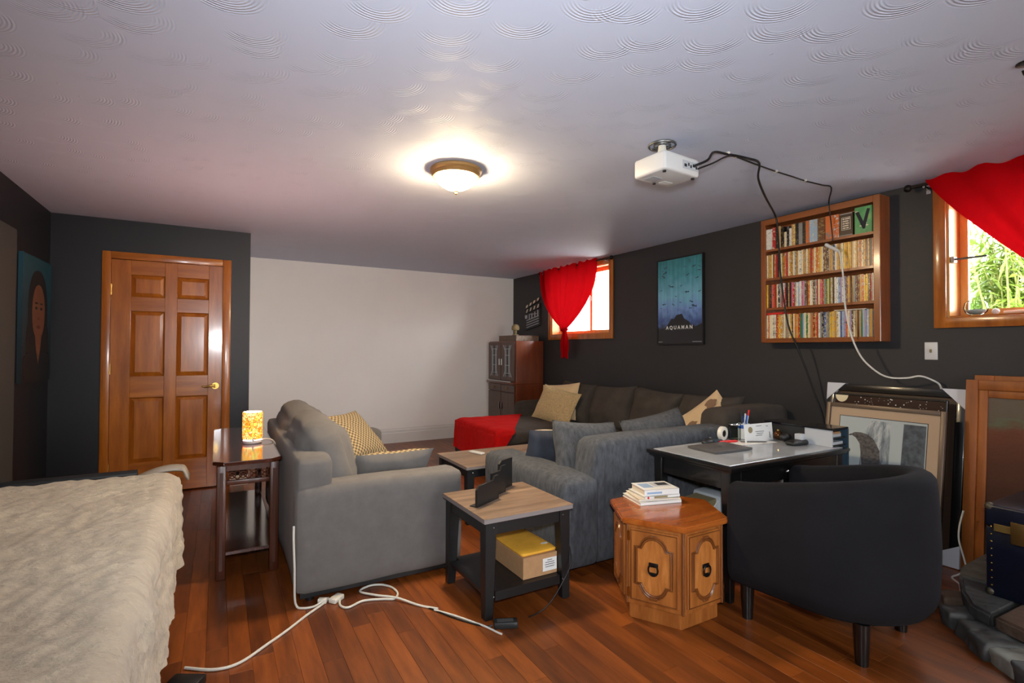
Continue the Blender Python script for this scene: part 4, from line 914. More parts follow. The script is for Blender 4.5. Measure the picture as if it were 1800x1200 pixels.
for i in range(6):
    m = face_m(i); w = .2
    d = part(t, 'door_panel', B().box(-.112, .112, .098, .435, -.004, .012, .004, 1).xf(m), 'hexwood', True)
    part(d, 'veneer_field', B().prism(cart(.15, .25, .268), .012, .0135).xf(m), 'veneer')
    part(d, 'carved_molding', B().tube([(x, y, .0145) for x, y in cart(.16, .265, .268)], .0055, 6, True).tube([(x, y, .0142) for x, y in cart(.178, .285, .268)], .0035, 6, True).xf(m), 'hexdark', True)
    part(d, 'edge_bead', B().tube([(-.106, .106, .0125), (.106, .106, .0125), (.106, .427, .0125), (-.106, .427, .0125)], .0035, 6, True).xf(m), 'hexdark', True)
    part(d, 'scroll', B().box(-.018, .018, .404, .418, .012, .019, .003).box(-.018, .018, .118, .132, .012, .019, .003).xf(m), 'hexdark')
    if i in (3, 4):
        part(d, 'ring_pull', B().tube([(.022 * math.cos(a), .262 + .026 * math.sin(a), .024) for a in [j * .449 for j in range(14)]], .0045, 6, True).box(-.022, .022, .272, .292, .0135, .02, .004).box(-.016, .016, .236, .248, .0135, .022, .003).xf(m), 'charcoal_metal', True)
    if i == 3:
        for z in (.13, .395): part(t, 'hinge', B().box(-.128, -.116, z - .022, z + .022, -.001, .006).xf(m), 'brass')

# books on the hexagonal cabinet
zz = .4845
BK = [('wide white paperback at the bottom of the stack on the six-sided cabinet', .24, .19, .016, -14, 'paper'), ('white paperback second from the bottom on the six-sided cabinet', .23, .175, .012, -20, 'paper_cream'),
      ('dark-edged book with red seal in the stack on the six-sided cabinet', .21, .165, .014, -12, 'paper'), ('thick pale blue and white book on top of the stack on the six-sided cabinet', .2, .15, .03, -16, 'paper')]
for i, (lb, w, h, th, rz, mt) in enumerate(BK):
    m = TR(2.015 + .004 * i, 2.005 - .004 * i, zz, rz)
    t = thing('book', lb, 'book', (2.015, 2.005, zz), 'books stacked on the six-sided cabinet')
    part(t, 'cover', B().box(-w / 2, w / 2, -h / 2, h / 2, 0, .0015).box(-w / 2, w / 2, -h / 2, h / 2, th - .0015, th - .0002).box(-w / 2, w / 2, -h / 2, -h / 2 + .0015, 0, th - .0002).xf(m), mt)
    part(t, 'pages', B().box(-w / 2 + .004, w / 2 - .003, -h / 2 + .0015, h / 2 - .004, .0015, th - .0015).xf(m), 'paper_cream')
    if i == 2: part(t, 'seal_print', B().cyl((-.085, -h / 2 - .0004, .007), (-.085, -h / 2 + .001, .007), .006, n=14).xf(m), 'red'); part(t, 'spine_print', B().box(-.05, .03, -h / 2 - .0004, -h / 2 + .001, .002, .012).xf(m), 'tan')
    if i == 3: part(t, 'photo_print', B().box(-.01, .09, -.02, .06, th - .0003, th).xf(m), 'paper_grey'); part(t, 'photo_print', B().box(.02, .085, .0, .05, th - .0002, th + .0002).xf(m), 'ink'); part(t, 'title_print', B().box(-.085, .0, -h / 2 - .0003, -h / 2 + .001, .008, .018).xf(m), 'ink_blue'); part(t, 'cover_print', B().box(-.08, -.02, -.03, .05, th - .0003, th + .0001).xf(m), 'ink_blue')
    if i == 1: part(t, 'fore_print', B().box(-.1, .1, -h / 2 - .0004, -h / 2 + .001, .003, .006).xf(m), 'paper_grey')
    zz += th + .0003

# ------------------------------------------------------------------ desk
dx0, dx1, dy0, dy1, dz = 2.205, 3.3, 1.655, 2.235, .70
t = thing('desk', 'black writing desk with glass-covered top, pale reflection painted in', 'desk', ((dx0 + dx1) / 2, 1.95, 0))
part(t, 'desk_top', B().box(dx0, dx1, dy0, dy1, dz - .022, dz - .004, .005, 2).box(dx0 + .012, dx1 - .012, dy0 + .012, dy1 - .012, dz - .036, dz - .02, .004, 2), 'black_paint', True)
s = NT('desk_glass_painted_reflection'); s.link(s.ramp(s.noise(s.coord(scale=(1, 1, 1)), 3, 3), [(.3, lin((150, 154, 158))), (.7, lin((176, 180, 184)))]), s.b.inputs['Base Color']); s.set(Roughness=.07); M['deskglass'] = s.m  # pale base colour paints in the wall's reflection on the glass
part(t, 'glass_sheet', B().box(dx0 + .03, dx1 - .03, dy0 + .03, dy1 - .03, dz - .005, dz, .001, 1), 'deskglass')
for x in (dx0 + .03, dx1 - .09):
    for y in (dy0 + .03, dy1 - .09):
        b = B().box(x, x + .06, y, y + .06, 0, dz - .036, .004, 1)
        for v in b.bm.verts:
            if v.co.z < .02: v.co.x += (.012 if v.co.x < x + .03 else -.012); v.co.y += (.012 if v.co.y < y + .03 else -.012)
        part(t, 'leg', b, 'black_paint')
part(t, 'apron', B().box(dx0 + .09, dx1 - .09, dy1 - .06, dy1 - .04, dz - .13, dz - .036), 'black_paint')
for x in (dx0 + .045, dx1 - .065): part(t, 'apron', B().box(x, x + .02, dy0 + .09, dy1 - .09, dz - .13, dz - .036), 'black_paint')
dr = part(t, 'drawer', B().box(dx0 + .12, dx1 - .12, dy0 + .034, dy0 + .4, dz - .125, dz - .04, .003, 1), 'black_paint'); part(dr, 'knob', B().sphere((2.70, dy0 + .022, dz - .08), .011), 'chrome', True)
for x in (dx0 + .09, dx1 - .119): part(t, 'apron', B().box(x, x + .029, dy0 + .036, dy0 + .056, dz - .13, dz - .036), 'black_paint')

m = TR(2.56, 2.0, dz + .0003, -3)
t = thing('laptop', 'closed dark grey laptop on the desk', 'laptop', (2.56, 2.0, dz))
gm = flat('space_grey_with_reflection', (92, 89, 88), .45, .15)  # grey raised to stand in for the reflection on the metal
part(t, 'base', B().box(-.15, .15, -.105, .105, .002, .009, .003, 2).xf(m), gm, True); lid = part(t, 'lid', B().box(-.15, .15, -.105, .105, .0095, .0155, .003, 2).xf(m), gm, True)
part(lid, 'emblem', B().cyl((0, 0, .0154), (0, 0, .0158), .013, n=20).xf(m), 'dark_plastic')
for x in (-.13, .13):
    for y in (-.085, .085): part(t, 'foot', B().cyl((x, y, 0), (x, y, .0025), .008, n=10).xf(m), 'black')
t = thing('computer_mouse', 'dark computer mouse behind the laptop', 'mouse', (2.66, 2.165, dz))
part(t, 'shell', B().sphere((2.66, 2.165, dz + .006), .045, 1.15, .62, .55), 'dark_plastic', 'all'); part(t, 'wheel', B().cyl((2.682, 2.16, dz + .03), (2.682, 2.17, dz + .03), .006, n=10), 'grey_metal')
single('red_cap_pen', B().cyl((2.745, 2.12, dz + .008), (2.83, 2.1, dz + .008), .008, n=10).cyl((2.83, 2.1, dz + .008), (2.85, 2.095, dz + .008), .009, .004, 10).cyl((2.72, 2.126, dz + .008), (2.745, 2.12, dz + .008), .0075, n=10), 'red', 'red marker lying behind the laptop', 'pen', True)
single('note_card', B().box(-.045, .045, -.03, .03, 0, .012, .003, 2).xf(TR(2.74, 2.18, dz + .0003, 12)), M['teal_d'], 'small green card box beside the red marker', 'card box', True)
single('paper_sheet', B().box(-.15, .15, -.06, .06, 0, .0008).xf(TR(2.93, 2.05, dz + .0003, -8)), 'paper', 'loose white sheet of paper on the desk', 'paper')
t = thing('tape_roll', 'white tape roll standing on the desk', 'tape', (2.83, 2.19, dz))
part(t, 'roll', B().lathe([(.022, -.012), (.044, -.012), (.044, .012), (.022, .012), (.022, -.012)], (0, 0, 0), 28).xf(TR(2.83, 2.19, dz + .0445, 8, 90)), 'ivory', True); part(t, 'core', B().lathe([(.014, -.011), (.022, -.011), (.022, .011), (.014, .011), (.014, -.011)], (0, 0, 0), 20).xf(TR(2.83, 2.19, dz + .0445, 8, 90)), 'dark_plastic', True)
jx, jy = 2.91, 2.16
t = thing('pen_jar', 'clear glass jar on the desk', 'jar', (jx, jy, dz))
part(t, 'glass', B().lathe([(0, .002), (.032, .002), (.036, .006), (.036, .085), (.032, .1), (.034, .11), (.032, .11), (.03, .1), (.033, .085), (.033, .01), (0, .008)], (jx, jy, dz), 28), 'jar', True)
part(t, 'lid_ring', B().lathe([(.035, .096), (.037, .1), (.035, .104)], (jx, jy, dz), 28), 'chrome', True)
PEN = [('black', 'dark_plastic', -.02, .0, .16, -5, 3), ('blue', 'blue', .005, -.008, .14, 4, 8), ('blue', 'blue', .0, .012, .135, -8, 12), ('white', 'white_plastic', .01, .008, .15, 8, 3), ('red-capped white', 'white_plastic', .014, -.002, .175, 7, 12), ('silver', 'chrome', .016, .01, .16, 12, 16)]
cup = thing('pen_cup', 'blue and white pen cup behind the propped letter', 'cup', (jx + .09, jy + .0, dz))
part(cup, 'cup_wall', B().lathe([(0, .002), (.034, .002), (.036, .1), (.033, .1), (.031, .008), (0, .008)], (jx + .09, jy, dz), 24), 'white_plastic', True); part(cup, 'cup_band', B().lathe([(.0362, .07), (.0368, .094)], (jx + .09, jy, dz), 24), 'blue', True)
for i, (c, mt, ox, oy, L, tx, ty) in enumerate(PEN):
    mm = TR(jx + .088 + ox * .8, jy + oy, dz + .011, 0, tx * .6, ty * .7)
    t = thing('pen', f'{c} pen standing in the desk pen cup' if c != 'blue' else ('blue pen leaning left in the desk pen cup' if i == 2 else 'blue pen leaning right in the desk pen cup'), 'pen', mm.to_translation(), 'pens in the desk cup')
    part(t, 'barrel', B().cyl((0, 0, 0), (0, 0, L), .0042, n=8).xf(mm), mt, True); part(t, 'cap', B().cyl((0, 0, L - .035), (0, 0, L + .004), .0052, n=8).xf(mm), 'red' if 'red' in c else mt, True)
t = thing('propped_letter', 'white letter propped upright on the desk', 'letter', (3.0, 2.06, dz))
m = Matrix.Translation((3.005, 2.05, dz + .0005)) @ Matrix.Rotation(R(-4), 4, 'Z') @ Matrix.Rotation(R(-6), 4, 'X')
sh = part(t, 'sheet', B().box(-.13, .13, -.001, .001, 0, .112).xf(m), 'paper')
for i, (a, c, z) in enumerate(((-.02, .03, .095), (-.03, .05, .06), (-.02, .04, .048), (-.03, .03, .036), (.07, .09, .09))): part(sh, 'print_line', B().box(a, c, -.0017, -.0009, z, z + .003).xf(m), 'ink')
part(sh, 'crest_print', B().cyl((-.075, -.0016, .075), (-.075, -.0009, .075), .02, n=16).xf(m), M['tan'])
part(sh, 'side_print', B().box(.098, .103, -.0017, -.0009, .015, .055).xf(m), 'ink')
single('ballpoint_pen', B().cyl((2.86, 2.08, dz + .006), (2.99, 2.0, dz + .006), .0045, n=8).cyl((2.99, 2.0, dz + .006), (3.0, 1.993, dz + .006), .0045, .001, 8), 'grey_metal', 'silver ballpoint pen lying before the propped letter', 'pen', True)
# bits in front of the document tray
single('blue_packet', B().puff(3.05, 3.15, 2.115, 2.19, dz + .0005, dz + .08, .012, .004), 'blue', 'blue packet behind the propped letter', 'packet', 'all')
single('red_packet', B().puff(3.07, 3.16, 2.06, 2.1, dz + .0005, dz + .034, .012, .004, 3, wob=.01), 'red', 'crumpled red foil packet beside the propped letter', 'packet', 'all')
t = thing('christmas_bauble', 'dark copper bauble beside the red foil packet', 'ornament', (3.155, 2.02, dz)); cop = flat('copper_gloss', (96, 60, 32), .18, .8)
part(t, 'ball', B().sphere((3.155, 2.02, dz + .0315), .03), cop, 'all'); part(t, 'cap', B().cyl((3.155, 2.02, dz + .06), (3.155, 2.02, dz + .069), .008, n=10), 'brass')
single('eyeglass_case', B().puff(3.02, 3.17, 1.83, 1.895, dz + .0005, dz + .028, .012, .004), 'dark_plastic', 'flat black case lying at the desk front right', 'case', 'all')
single('dark_pouch', B().sphere((3.13, 1.955, dz + .03), .042, 1.1, .7, .64), 'black', 'rounded black pouch on the desk by the document tray', 'pouch', 'all')
single('clear_box', B().box(3.11, 3.155, 1.84, 1.885, dz + .0286, dz + .065, .003, 2), 'paper_grey', 'small pale plastic box resting on the flat black case', 'box', True)
t = thing('document_tray', 'black flat-topped document tray stack at the right end of the desk', 'tray', (3.45, 2.0, dz))
bz = dz + .0005; tx0, tx1, ty0, ty1 = 3.215, 3.37, 1.70, 2.14
tz = .54
part(t, 'top_panel', B().box(tx0 - .03, tx1, ty0, ty1, bz + .1, bz + .112, .003, 1), 'black_gloss', True)
part(t, 'side_panel', B().box(tx1 - .012, tx1, ty0, ty1, tz, bz + .1), 'teal_d'); part(t, 'back_panel', B().box(tx0, tx1 - .012, ty1 - .012, ty1, bz, bz + .1), 'dark_plastic')
part(t, 'side_panel', B().box(tx0 - .02, tx0 - .01, ty0 + .005, ty0 + .17, bz, bz + .1), 'paper_grey'); part(t, 'side_panel', B().box(tx0 - .02, tx0 - .01, ty0 + .17, ty1, bz, bz + .1), 'dark_plastic')
for z in (bz + .002, bz + .046): part(t, 'shelf', B().box(tx0 - .01, tx1 - .012, ty0 + .01, ty1 - .012, z, z + .006), 'dark_plastic')
part(t, 'lower_shelf', B().box(3.31, tx1 - .012, ty0 + .01, ty1 - .012, tz, tz + .012).box(3.31, 3.32, ty0 + .01, ty1 - .012, tz + .012, bz), 'dark_plastic')
part(t, 'pedestal', B().box(3.315, tx1 - .02, ty0 + .05, ty1 - .05, 0, tz), 'black')
part(t, 'paper_stack', B().box(tx0, tx1 - .03, ty0 + .02, ty1 - .02, bz + .0085, bz + .025).box(tx0 + .01, tx1 - .03, ty0 + .03, ty1 - .02, bz + .0525, bz + .072), 'paper_grey')
part(t, 'tray_clutter', B().box(tx0 + .02, tx0 + .1, ty0 + .02, ty0 + .06, bz + .0725, bz + .085).box(tx0 + .05, tx0 + .11, ty0 + .065, ty0 + .1, bz + .0725, bz + .092), 'cardboard')

# things under the desk
t = thing('tote_bag', 'navy and white striped bag under the desk', 'bag', (2.75, 2.05, 0))
bg_ = Matrix.Translation((2.47, 2.03, 0))
part(t, 'bag_body', B().puff(-.15, .16, -.1, .1, 0.0, .36, .05, .02, 3, wob=.02).xf(bg_), 'teal_d', 'all')
part(t, 'stripe', B().prism([(-.12, .3), (-.06, .33), (.06, .44), (.0, .45), (-.1, .36)], -.106, -.098, 'y', 0).xf(bg_), 'paper'); part(t, 'stripe', B().prism([(-.05, .28), (.07, .33), (.11, .4), (.07, .41), (.0, .34)], -.11, -.1, 'y').xf(bg_), 'paper_cream')
part(t, 'flap', B().prism([(-.16, .34), (-.02, .36), (.06, .45), (-.13, .43)], -.09, .05, 'y').xf(bg_), 'tan'); part(t, 'rim', B().box(-.02, .15, -.12, .08, .35, .46, .02, 2).xf(bg_), 'paper_grey', True)
single('storage_bin', B().prism([(2.72, 0), (3.0, 0), (3.03, .5), (2.69, .5)], 1.9, 2.14, 'y', .01), 'white_plastic', 'white plastic bin under the desk', 'bin', True)
single('red_folder', B().prism([(2.5, .0), (2.74, .0), (2.82, .5), (2.6, .53)], 1.86, 1.885, 'y', .003), 'red', 'red folder standing under the desk', 'folder')

# ------------------------------------------------------------------ barrel armchair
ac = Vector((2.495, 1.305, 0)); arot = R(6)
t = thing('barrel_armchair', 'charcoal velvet barrel armchair facing the desk', 'armchair', (ac.x, ac.y, 0))
# plan path of the shell: from the west arm front round the back (south) to the east arm front
def shell_path(q):                                                # q in 0..1 ; local y forward
    La = .315; r = .3; arc = math.pi * r; tot = 2 * La + arc; d = q * tot
    if d < La: return Vector((-r, La - d - .0, 0)), Vector((-1, 0, 0))
    if d < La + arc:
        a = math.pi + (d - La) / r; n_ = Vector((math.cos(a), math.sin(a), 0)); return n_ * r, n_
    return Vector((r, d - La - arc, 0)), Vector((1, 0, 0))
def topz(q): return .655 + .12 * (math.sin(math.pi * q) ** 1.3)
prof = []
for k in range(9): prof.append((1, k / 8))                         # outer going up, rounded top, inner down
def fshell(u, v):
    p, n_ = shell_path(min(.9999, u)); tz_ = topz(u); th = .055; rr_ = .05
    hb = .185; e = 0
    # cross-section: perimeter parameter
    if v < .42: z = hb + (tz_ - rr_ - hb) * (v / .42); o = th + .012 * math.sin(math.pi * v / .42) - (.03 * (1 - v / .06) ** 2 if v < .06 else 0)
    elif v < .62: a = (v - .42) / .2 * math.pi; z = tz_ - rr_ + rr_ * math.sin(a); o = th * math.cos(a)
    else: w = (v - .62) / .38; z = tz_ - rr_ - (tz_ - rr_ - .34) * w; o = -th
    x = p + n_ * o
    ef = .0
    return (x.x, x.y, z)
b = B(); NU, NV = 72, 36
g = [[b.bm.verts.new(fshell(i / NU, j / NV)) for j in range(NV + 1)] for i in range(NU + 1)]
for i in range(NU):
    for j in range(NV): b.bm.faces.new((g[i][j], g[i + 1][j], g[i + 1][j + 1], g[i][j + 1]))
for e, sg in ((0, 1), (NU, -1)):                                   # rounded arm fronts
    prev = g[e]
    cen = shell_path(0 if e == 0 else .9999)[0]
    for k in range(1, 6):
        a = k / 5 * math.pi / 2; row = []
        for v in g[e]:
            c = Vector((cen.x, v.co.y, v.co.z)); topc = topz(0) - .05
            zc = min(v.co.z, topc); c.z = zc
            q = c + (v.co - c) * math.cos(a); q.y = v.co.y + .045 * math.sin(a); row.append(b.bm.verts.new(q))
        for j in range(NV):
            f = (prev[j], prev[j + 1], row[j + 1], row[j]); b.bm.faces.new(f if sg > 0 else f[::-1])
        prev = row
bmesh.ops.remove_doubles(b.bm, verts=b.bm.verts[:], dist=.0004); bmesh.ops.recalc_face_normals(b.bm, faces=b.bm.faces[:])
am = Matrix.Translation(ac) @ Matrix.Rotation(arot, 4, 'Z')
part(t, 'shell', b.xf(am), 'velvet', 'all')
part(t, 'seat_base', B().prism([(-.3, .36), (-.3, 0)] + [(.3 * math.cos(a), .3 * math.sin(a)) for a in [math.pi + i * math.pi / 12 for i in range(1, 12)]] + [(.3, 0), (.3, .36)], .165, .34, 'z', .01).xf(am), 'velvet', True)
part(t, 'seat_cushion', B().puff(-.275, .275, -.24, .41, .335, .47, .06, .02, 5).xf(am), 'velvet', 'all')
for x, y in ((-.25, .3), (.25, .3), (-.22, -.17), (.22, -.17)):
    q = am @ Vector((x, y, 0)); part(t, 'leg', B().cyl((q.x, q.y, 0), (q.x, q.y, .17), .024, .032, 14), 'black_paint', True)

# ------------------------------------------------------------------ frames leaning on the right wall
def lean(y0, y1, xb, xt, h):                                       # local: x right (towards -Y), y up along the frame, z towards the room
    ang = math.atan2(xt - xb, math.sqrt(max(1e-6, h * h - (xt - xb) ** 2)))
    up = Vector((math.sin(ang), 0, math.cos(ang))); rt = Vector((0, -1, 0)); n_ = rt.cross(up)
    return Matrix(((rt.x, up.x, n_.x, xb), (rt.y, up.y, n_.y, y1), (rt.z, up.z, n_.z, .004), (0, 0, 0, 1)))
def frame4(b, w, h, fw, th, z0=0, bev=.004):
    return b.box(0, fw, 0, h, z0, z0 + th, bev).box(w - fw, w, 0, h, z0, z0 + th, bev).box(fw, w - fw, 0, fw, z0, z0 + th - .0005, bev).box(fw, w - fw, h - fw, h, z0, z0 + th - .0005, bev)
# 1 large black frame in shipping corners
w, h = .80, 1.045; m = lean(1.306, 2.106, 3.80, 3.935, h)
t = thing('framed_poster', 'large black frame with white cardboard corners leaning on the wall', 'picture frame', (3.8, 1.7, 0), 'frames leaning on the right wall')
part(t, 'frame', frame4(B(), w, h, .05, .03).xf(m), 'black_wood_edge', True); part(t, 'print', B().box(.04, w - .04, .04, h - .04, .002, .012).xf(m), M['choc'])
for pts in ([(-.004, h + .004), (.12, h + .004), (-.004, h - .12)], [(w + .004, h + .004), (w + .004, h - .12), (w - .12, h + .004)], [(w + .004, -.004), (w - .11, -.004), (w - .11, .06), (w + .004, .13)]):
    part(t, 'corner_guard', B().prism(pts, -.004, .036).xf(m), 'cardboard_w')
# 2 star chart poster with moon
w, h = .665, .985; m = lean(1.375, 2.04, 3.72, 3.868, h)
t = thing('framed_poster', 'black framed night sky poster with a half moon', 'picture frame', (3.7, 1.7, 0), 'frames leaning on the right wall')
part(t, 'frame', frame4(B(), w, h, .012, .022).xf(m), 'black_wood_edge'); pt_ = part(t, 'print', B().box(.01, w - .01, .01, h - .01, .004, .016).xf(m), flat('night_sky_print', (52, 34, 26), .2, coat=.4))
b = B(); b.prism([(.055 + .042 * math.cos(a), .972 + .042 * 1.15 * math.sin(a)) for a in [math.pi + i * math.pi / 16 for i in range(17)]], .0165, .0172); part(pt_, 'moon_print', b.xf(m), flat('moon_print', (222, 206, 170), .5))
rr = random.Random(4)
b = B()
for i in range(46): b.cyl((rr.uniform(.12, .64), h - rr.uniform(.02, .085), .0166), (0, 0, 0), .001) if 0 else b.box(*(lambda x, y, q: (x - q, x + q, y - q, y + q, .0162, .0168))(rr.uniform(.12, .64), h - rr.uniform(.018, .075), rr.choice((.0013, .0018, .003))))
part(pt_, 'star_print', b.xf(m), 'paper')
b = B()
for x in [.1 + .0085 * i for i in range(13)]: b.box(x, x + .006, h - .083, h - .077, .0162, .0168)
for x in [.36 + .0085 * i for i in range(22) if i not in (8, 9, 12)]: b.box(x, x + .006, h - .083, h - .077, .0162, .0168)
part(pt_, 'caption_print', b.xf(m), 'paper')
# 3 grouse print
w, h = .685, .925; m = lean(1.345, 2.03, 3.62, 3.765, h)
t = thing('framed_print', 'pewter framed wildlife print of a bird among snowy trunks', 'picture frame', (3.6, 1.7, 0), 'frames leaning on the right wall')
part(t, 'frame', frame4(B(), w, h, .028, .026).xf(m), 'frame_grey', True); mt_ = part(t, 'mat_board', B().box(.02, w - .02, .02, h - .02, .004, .012).xf(m), 'mat_beige')
part(t, 'glass', B().box(.026, w - .026, .026, h - .026, .018, .0195).xf(m), 'pane')
part(mt_, 'mat_line', B().box(.088, w - .088, .11, h - .082, .0121, .0124).xf(m), 'ink')
s = NT('snowy_wood_print'); v = s.coord(scale=(6, 10, 2.2)); f = s.noise(v, 2.4, 5, .65)
s.link(s.ramp(f, [(.34, lin((88, 98, 108))), (.5, lin((156, 166, 172))), (.62, lin((206, 212, 212)))]), s.b.inputs['Base Color']); s.set(Roughness=.6); M['snow'] = s.m
ar = part(mt_, 'print', B().box(.092, w - .092, .114, h - .086, .0122, .0128).xf(m), flat('snow_print', (196, 206, 206), .6))
part(ar, 'undergrowth_print', B().prism([(.22, .3), (.4, .34), (.4, h - .1), (.29, h - .1), (.24, h - .2)], .0127, .0131).xf(m), 'snow')
part(ar, 'undergrowth_print', B().prism([(.46, .2), (.588, .2), (.588, h - .1), (.47, h - .1)], .0127, .0131).xf(m), flat('dark_wood_print', (84, 92, 100), .6, var=.5, vs=26))
bird = flat('grouse_print', (92, 88, 88), .6, var=.55, vs=60)
part(ar, 'bird_print', B().prism([(.165, h - .205), (.19, h - .188), (.23, h - .185), (.275, h - .195), (.31, h - .225), (.345, h - .29), (.35, h - .37), (.325, h - .43), (.28, h - .45), (.245, h - .40), (.235, h - .32), (.225, h - .26), (.2, h - .225), (.18, h - .213)], .013, .0134).xf(m), bird)
part(ar, 'beak_print', B().prism([(.15, h - .213), (.168, h - .2), (.172, h - .212)], .013, .0134).xf(m), 'ink')
b = B(); rr = random.Random(9)
for i in range(16): a = rr.uniform(.28, .4); z = h - rr.uniform(.1, .3); b.prism([(a, z), (a + rr.uniform(-.1, .06), z - rr.uniform(.04, .12)), (a + .002, z - .003)], .0131, .0133)
part(ar, 'twig_print', b.xf(m), 'paper')

# oak-framed boards at the right edge
w, h = .82, 1.135; m = lean(.455, 1.272, 3.88, 3.95, h)
t = thing('oak_frame', 'empty wide oak frame behind the framed landscape at the right edge', 'picture frame', (3.88, .86, 0)); part(t, 'frame', frame4(B(), w, h, .09, .03).xf(m), 'oak_dull', True)
w, h = .82, 1.11; m = lean(.48, 1.298, 3.80, 3.905, h)
t = thing('framed_painting', 'wide oak framed landscape painting in browns at the right edge', 'picture frame', (3.82, .9, 0))
part(t, 'frame', frame4(B(), w, h, .058, .03).xf(m), 'oak_dull', True); part(t, 'inner_frame', frame4(B(), w - .11, h - .11, .045, .02).xf(m @ Matrix.Translation((.055, .055, 0))), 'oak_dull', True)
s = NT('landscape_painting'); v = s.coord(); sp = s.add('ShaderNodeSeparateXYZ'); s.link(v, sp.inputs[0]); n1 = s.noise(s.coord(scale=(3, 3, 6)), 2, 5, .65)
ma = s.add('ShaderNodeMath', operation='MULTIPLY_ADD'); s.link(n1, ma.inputs[0]); ma.inputs[1].default_value = .22; s.link(sp.outputs['Z'], ma.inputs[2])
c1 = s.ramp(ma.outputs[0], [(.2, lin((58, 42, 34))), (.75, lin((82, 48, 32))), (.93, lin((104, 58, 38))), (.985, lin((92, 96, 74))), (1, lin((96, 84, 70)))])
s.link(c1, s.b.inputs['Base Color']); s.set(Roughness=.35); s.bump(s.noise(s.coord(), 60, 3), .4, .003); M['landscape'] = s.m
part(t, 'canvas', B().box(.09, w - .09, .09, h - .09, .004, .012).xf(m), 'landscape')

# stone hearth and the trunk on it
hb = struct('hearth', B().prism([(3.9, 1.16), (3.46, 1.15), (3.2, 1.08), (3.03, 1.0), (2.97, .9), (2.9, .75), (2.8, .5), (2.8, .2), (3.9, .2)], .0, .07), 'stone', label='low curved stone hearth at the right edge')
for pts, mt in (([(3.9, 1.2), (3.47, 1.19), (3.3, 1.14), (3.33, .9), (3.9, .9)], 'stone'), ([(3.29, 1.135), (3.1, 1.06), (2.97, .985), (2.93, .9), (3.32, .88)], 'stone'), ([(2.925, .89), (2.87, .74), (2.83, .6), (3.3, .6), (3.31, .87)], 'stone_b'), ([(2.825, .59), (2.76, .4), (2.76, .2), (3.3, .2), (3.3, .59)], 'stone'), ([(3.34, .88), (3.9, .88), (3.9, .2), (3.32, .2), (3.32, .6)], 'stone')):
    part(hb, 'slab', B().prism(pts, .0705, .135, 'z', .012), mt, True)
for (x, y, rx, ry, rz_, mt) in ((2.93, .94, .07, .06, .045, 'stone'), (2.86, .86, .085, .06, .05, 'stone'), (2.79, .775, .07, .07, .04, 'stone_w'), (2.74, .69, .08, .065, .045, 'stone'), (2.69, .59, .07, .08, .05, 'stone_b'), (3.03, 1.025, .09, .05, .05, 'stone'), (3.2, 1.09, .1, .05, .05, 'stone_b'), (2.67, .46, .07, .08, .045, 'stone_w')):
    b = B().puff(-rx * 1.05, rx * 1.05, -ry, ry, -rz_, rz_, .018, .0, 2, n=7)
    for v in b.bm.verts: v.co *= 1 + .22 * noise.noise(v.co * 16 + Vector((x * 9, y * 9, 0)))
    part(hb, 'stone', b.xf(TR(x, y, rz_ * .6, -40)), mt, 'all')
tx0, tx1, ty0, ty1, t0, t1 = 3.16, 3.62, .3, .99, .1355, .56
t = thing('trunk', 'navy steamer trunk with brass straps on the stone hearth', 'trunk', (3.4, .65, t0))
part(t, 'body', B().box(tx0, tx1, ty0, ty1, t0, .455, .006), 'navy', True); part(t, 'lid', B().box(tx0 - .004, tx1 + .004, ty0 - .004, ty1 + .004, .4575, t1, .012, 3), 'navy', True)
part(t, 'brass_band', B().box(tx0 - .007, tx0 + .002, ty0, ty1 - .03, .44, .475, .002, 1), flat('aged_brass', (150, 124, 70), .4, .7))
for y, z in ((ty1, t1), (ty1, t0 + .03)): part(t, 'corner_cap', B().sphere((tx0 + .012, y - .012, z - .012), .02), flat('aged_brass_cap', (84, 76, 62), .5, .5), 'all')
part(t, 'clasp', B().box(tx0 - .014, tx0 - .006, .84, .9, .4, .5, .004, 2), flat('clasp_brass', (110, 84, 44), .4, .7), True)
for i in range(9): part(t, 'rivet', B().sphere((tx0 - .001, ty1 - .02, t0 + .05 + i * .034), .0045, u=8, v=6), 'brass')

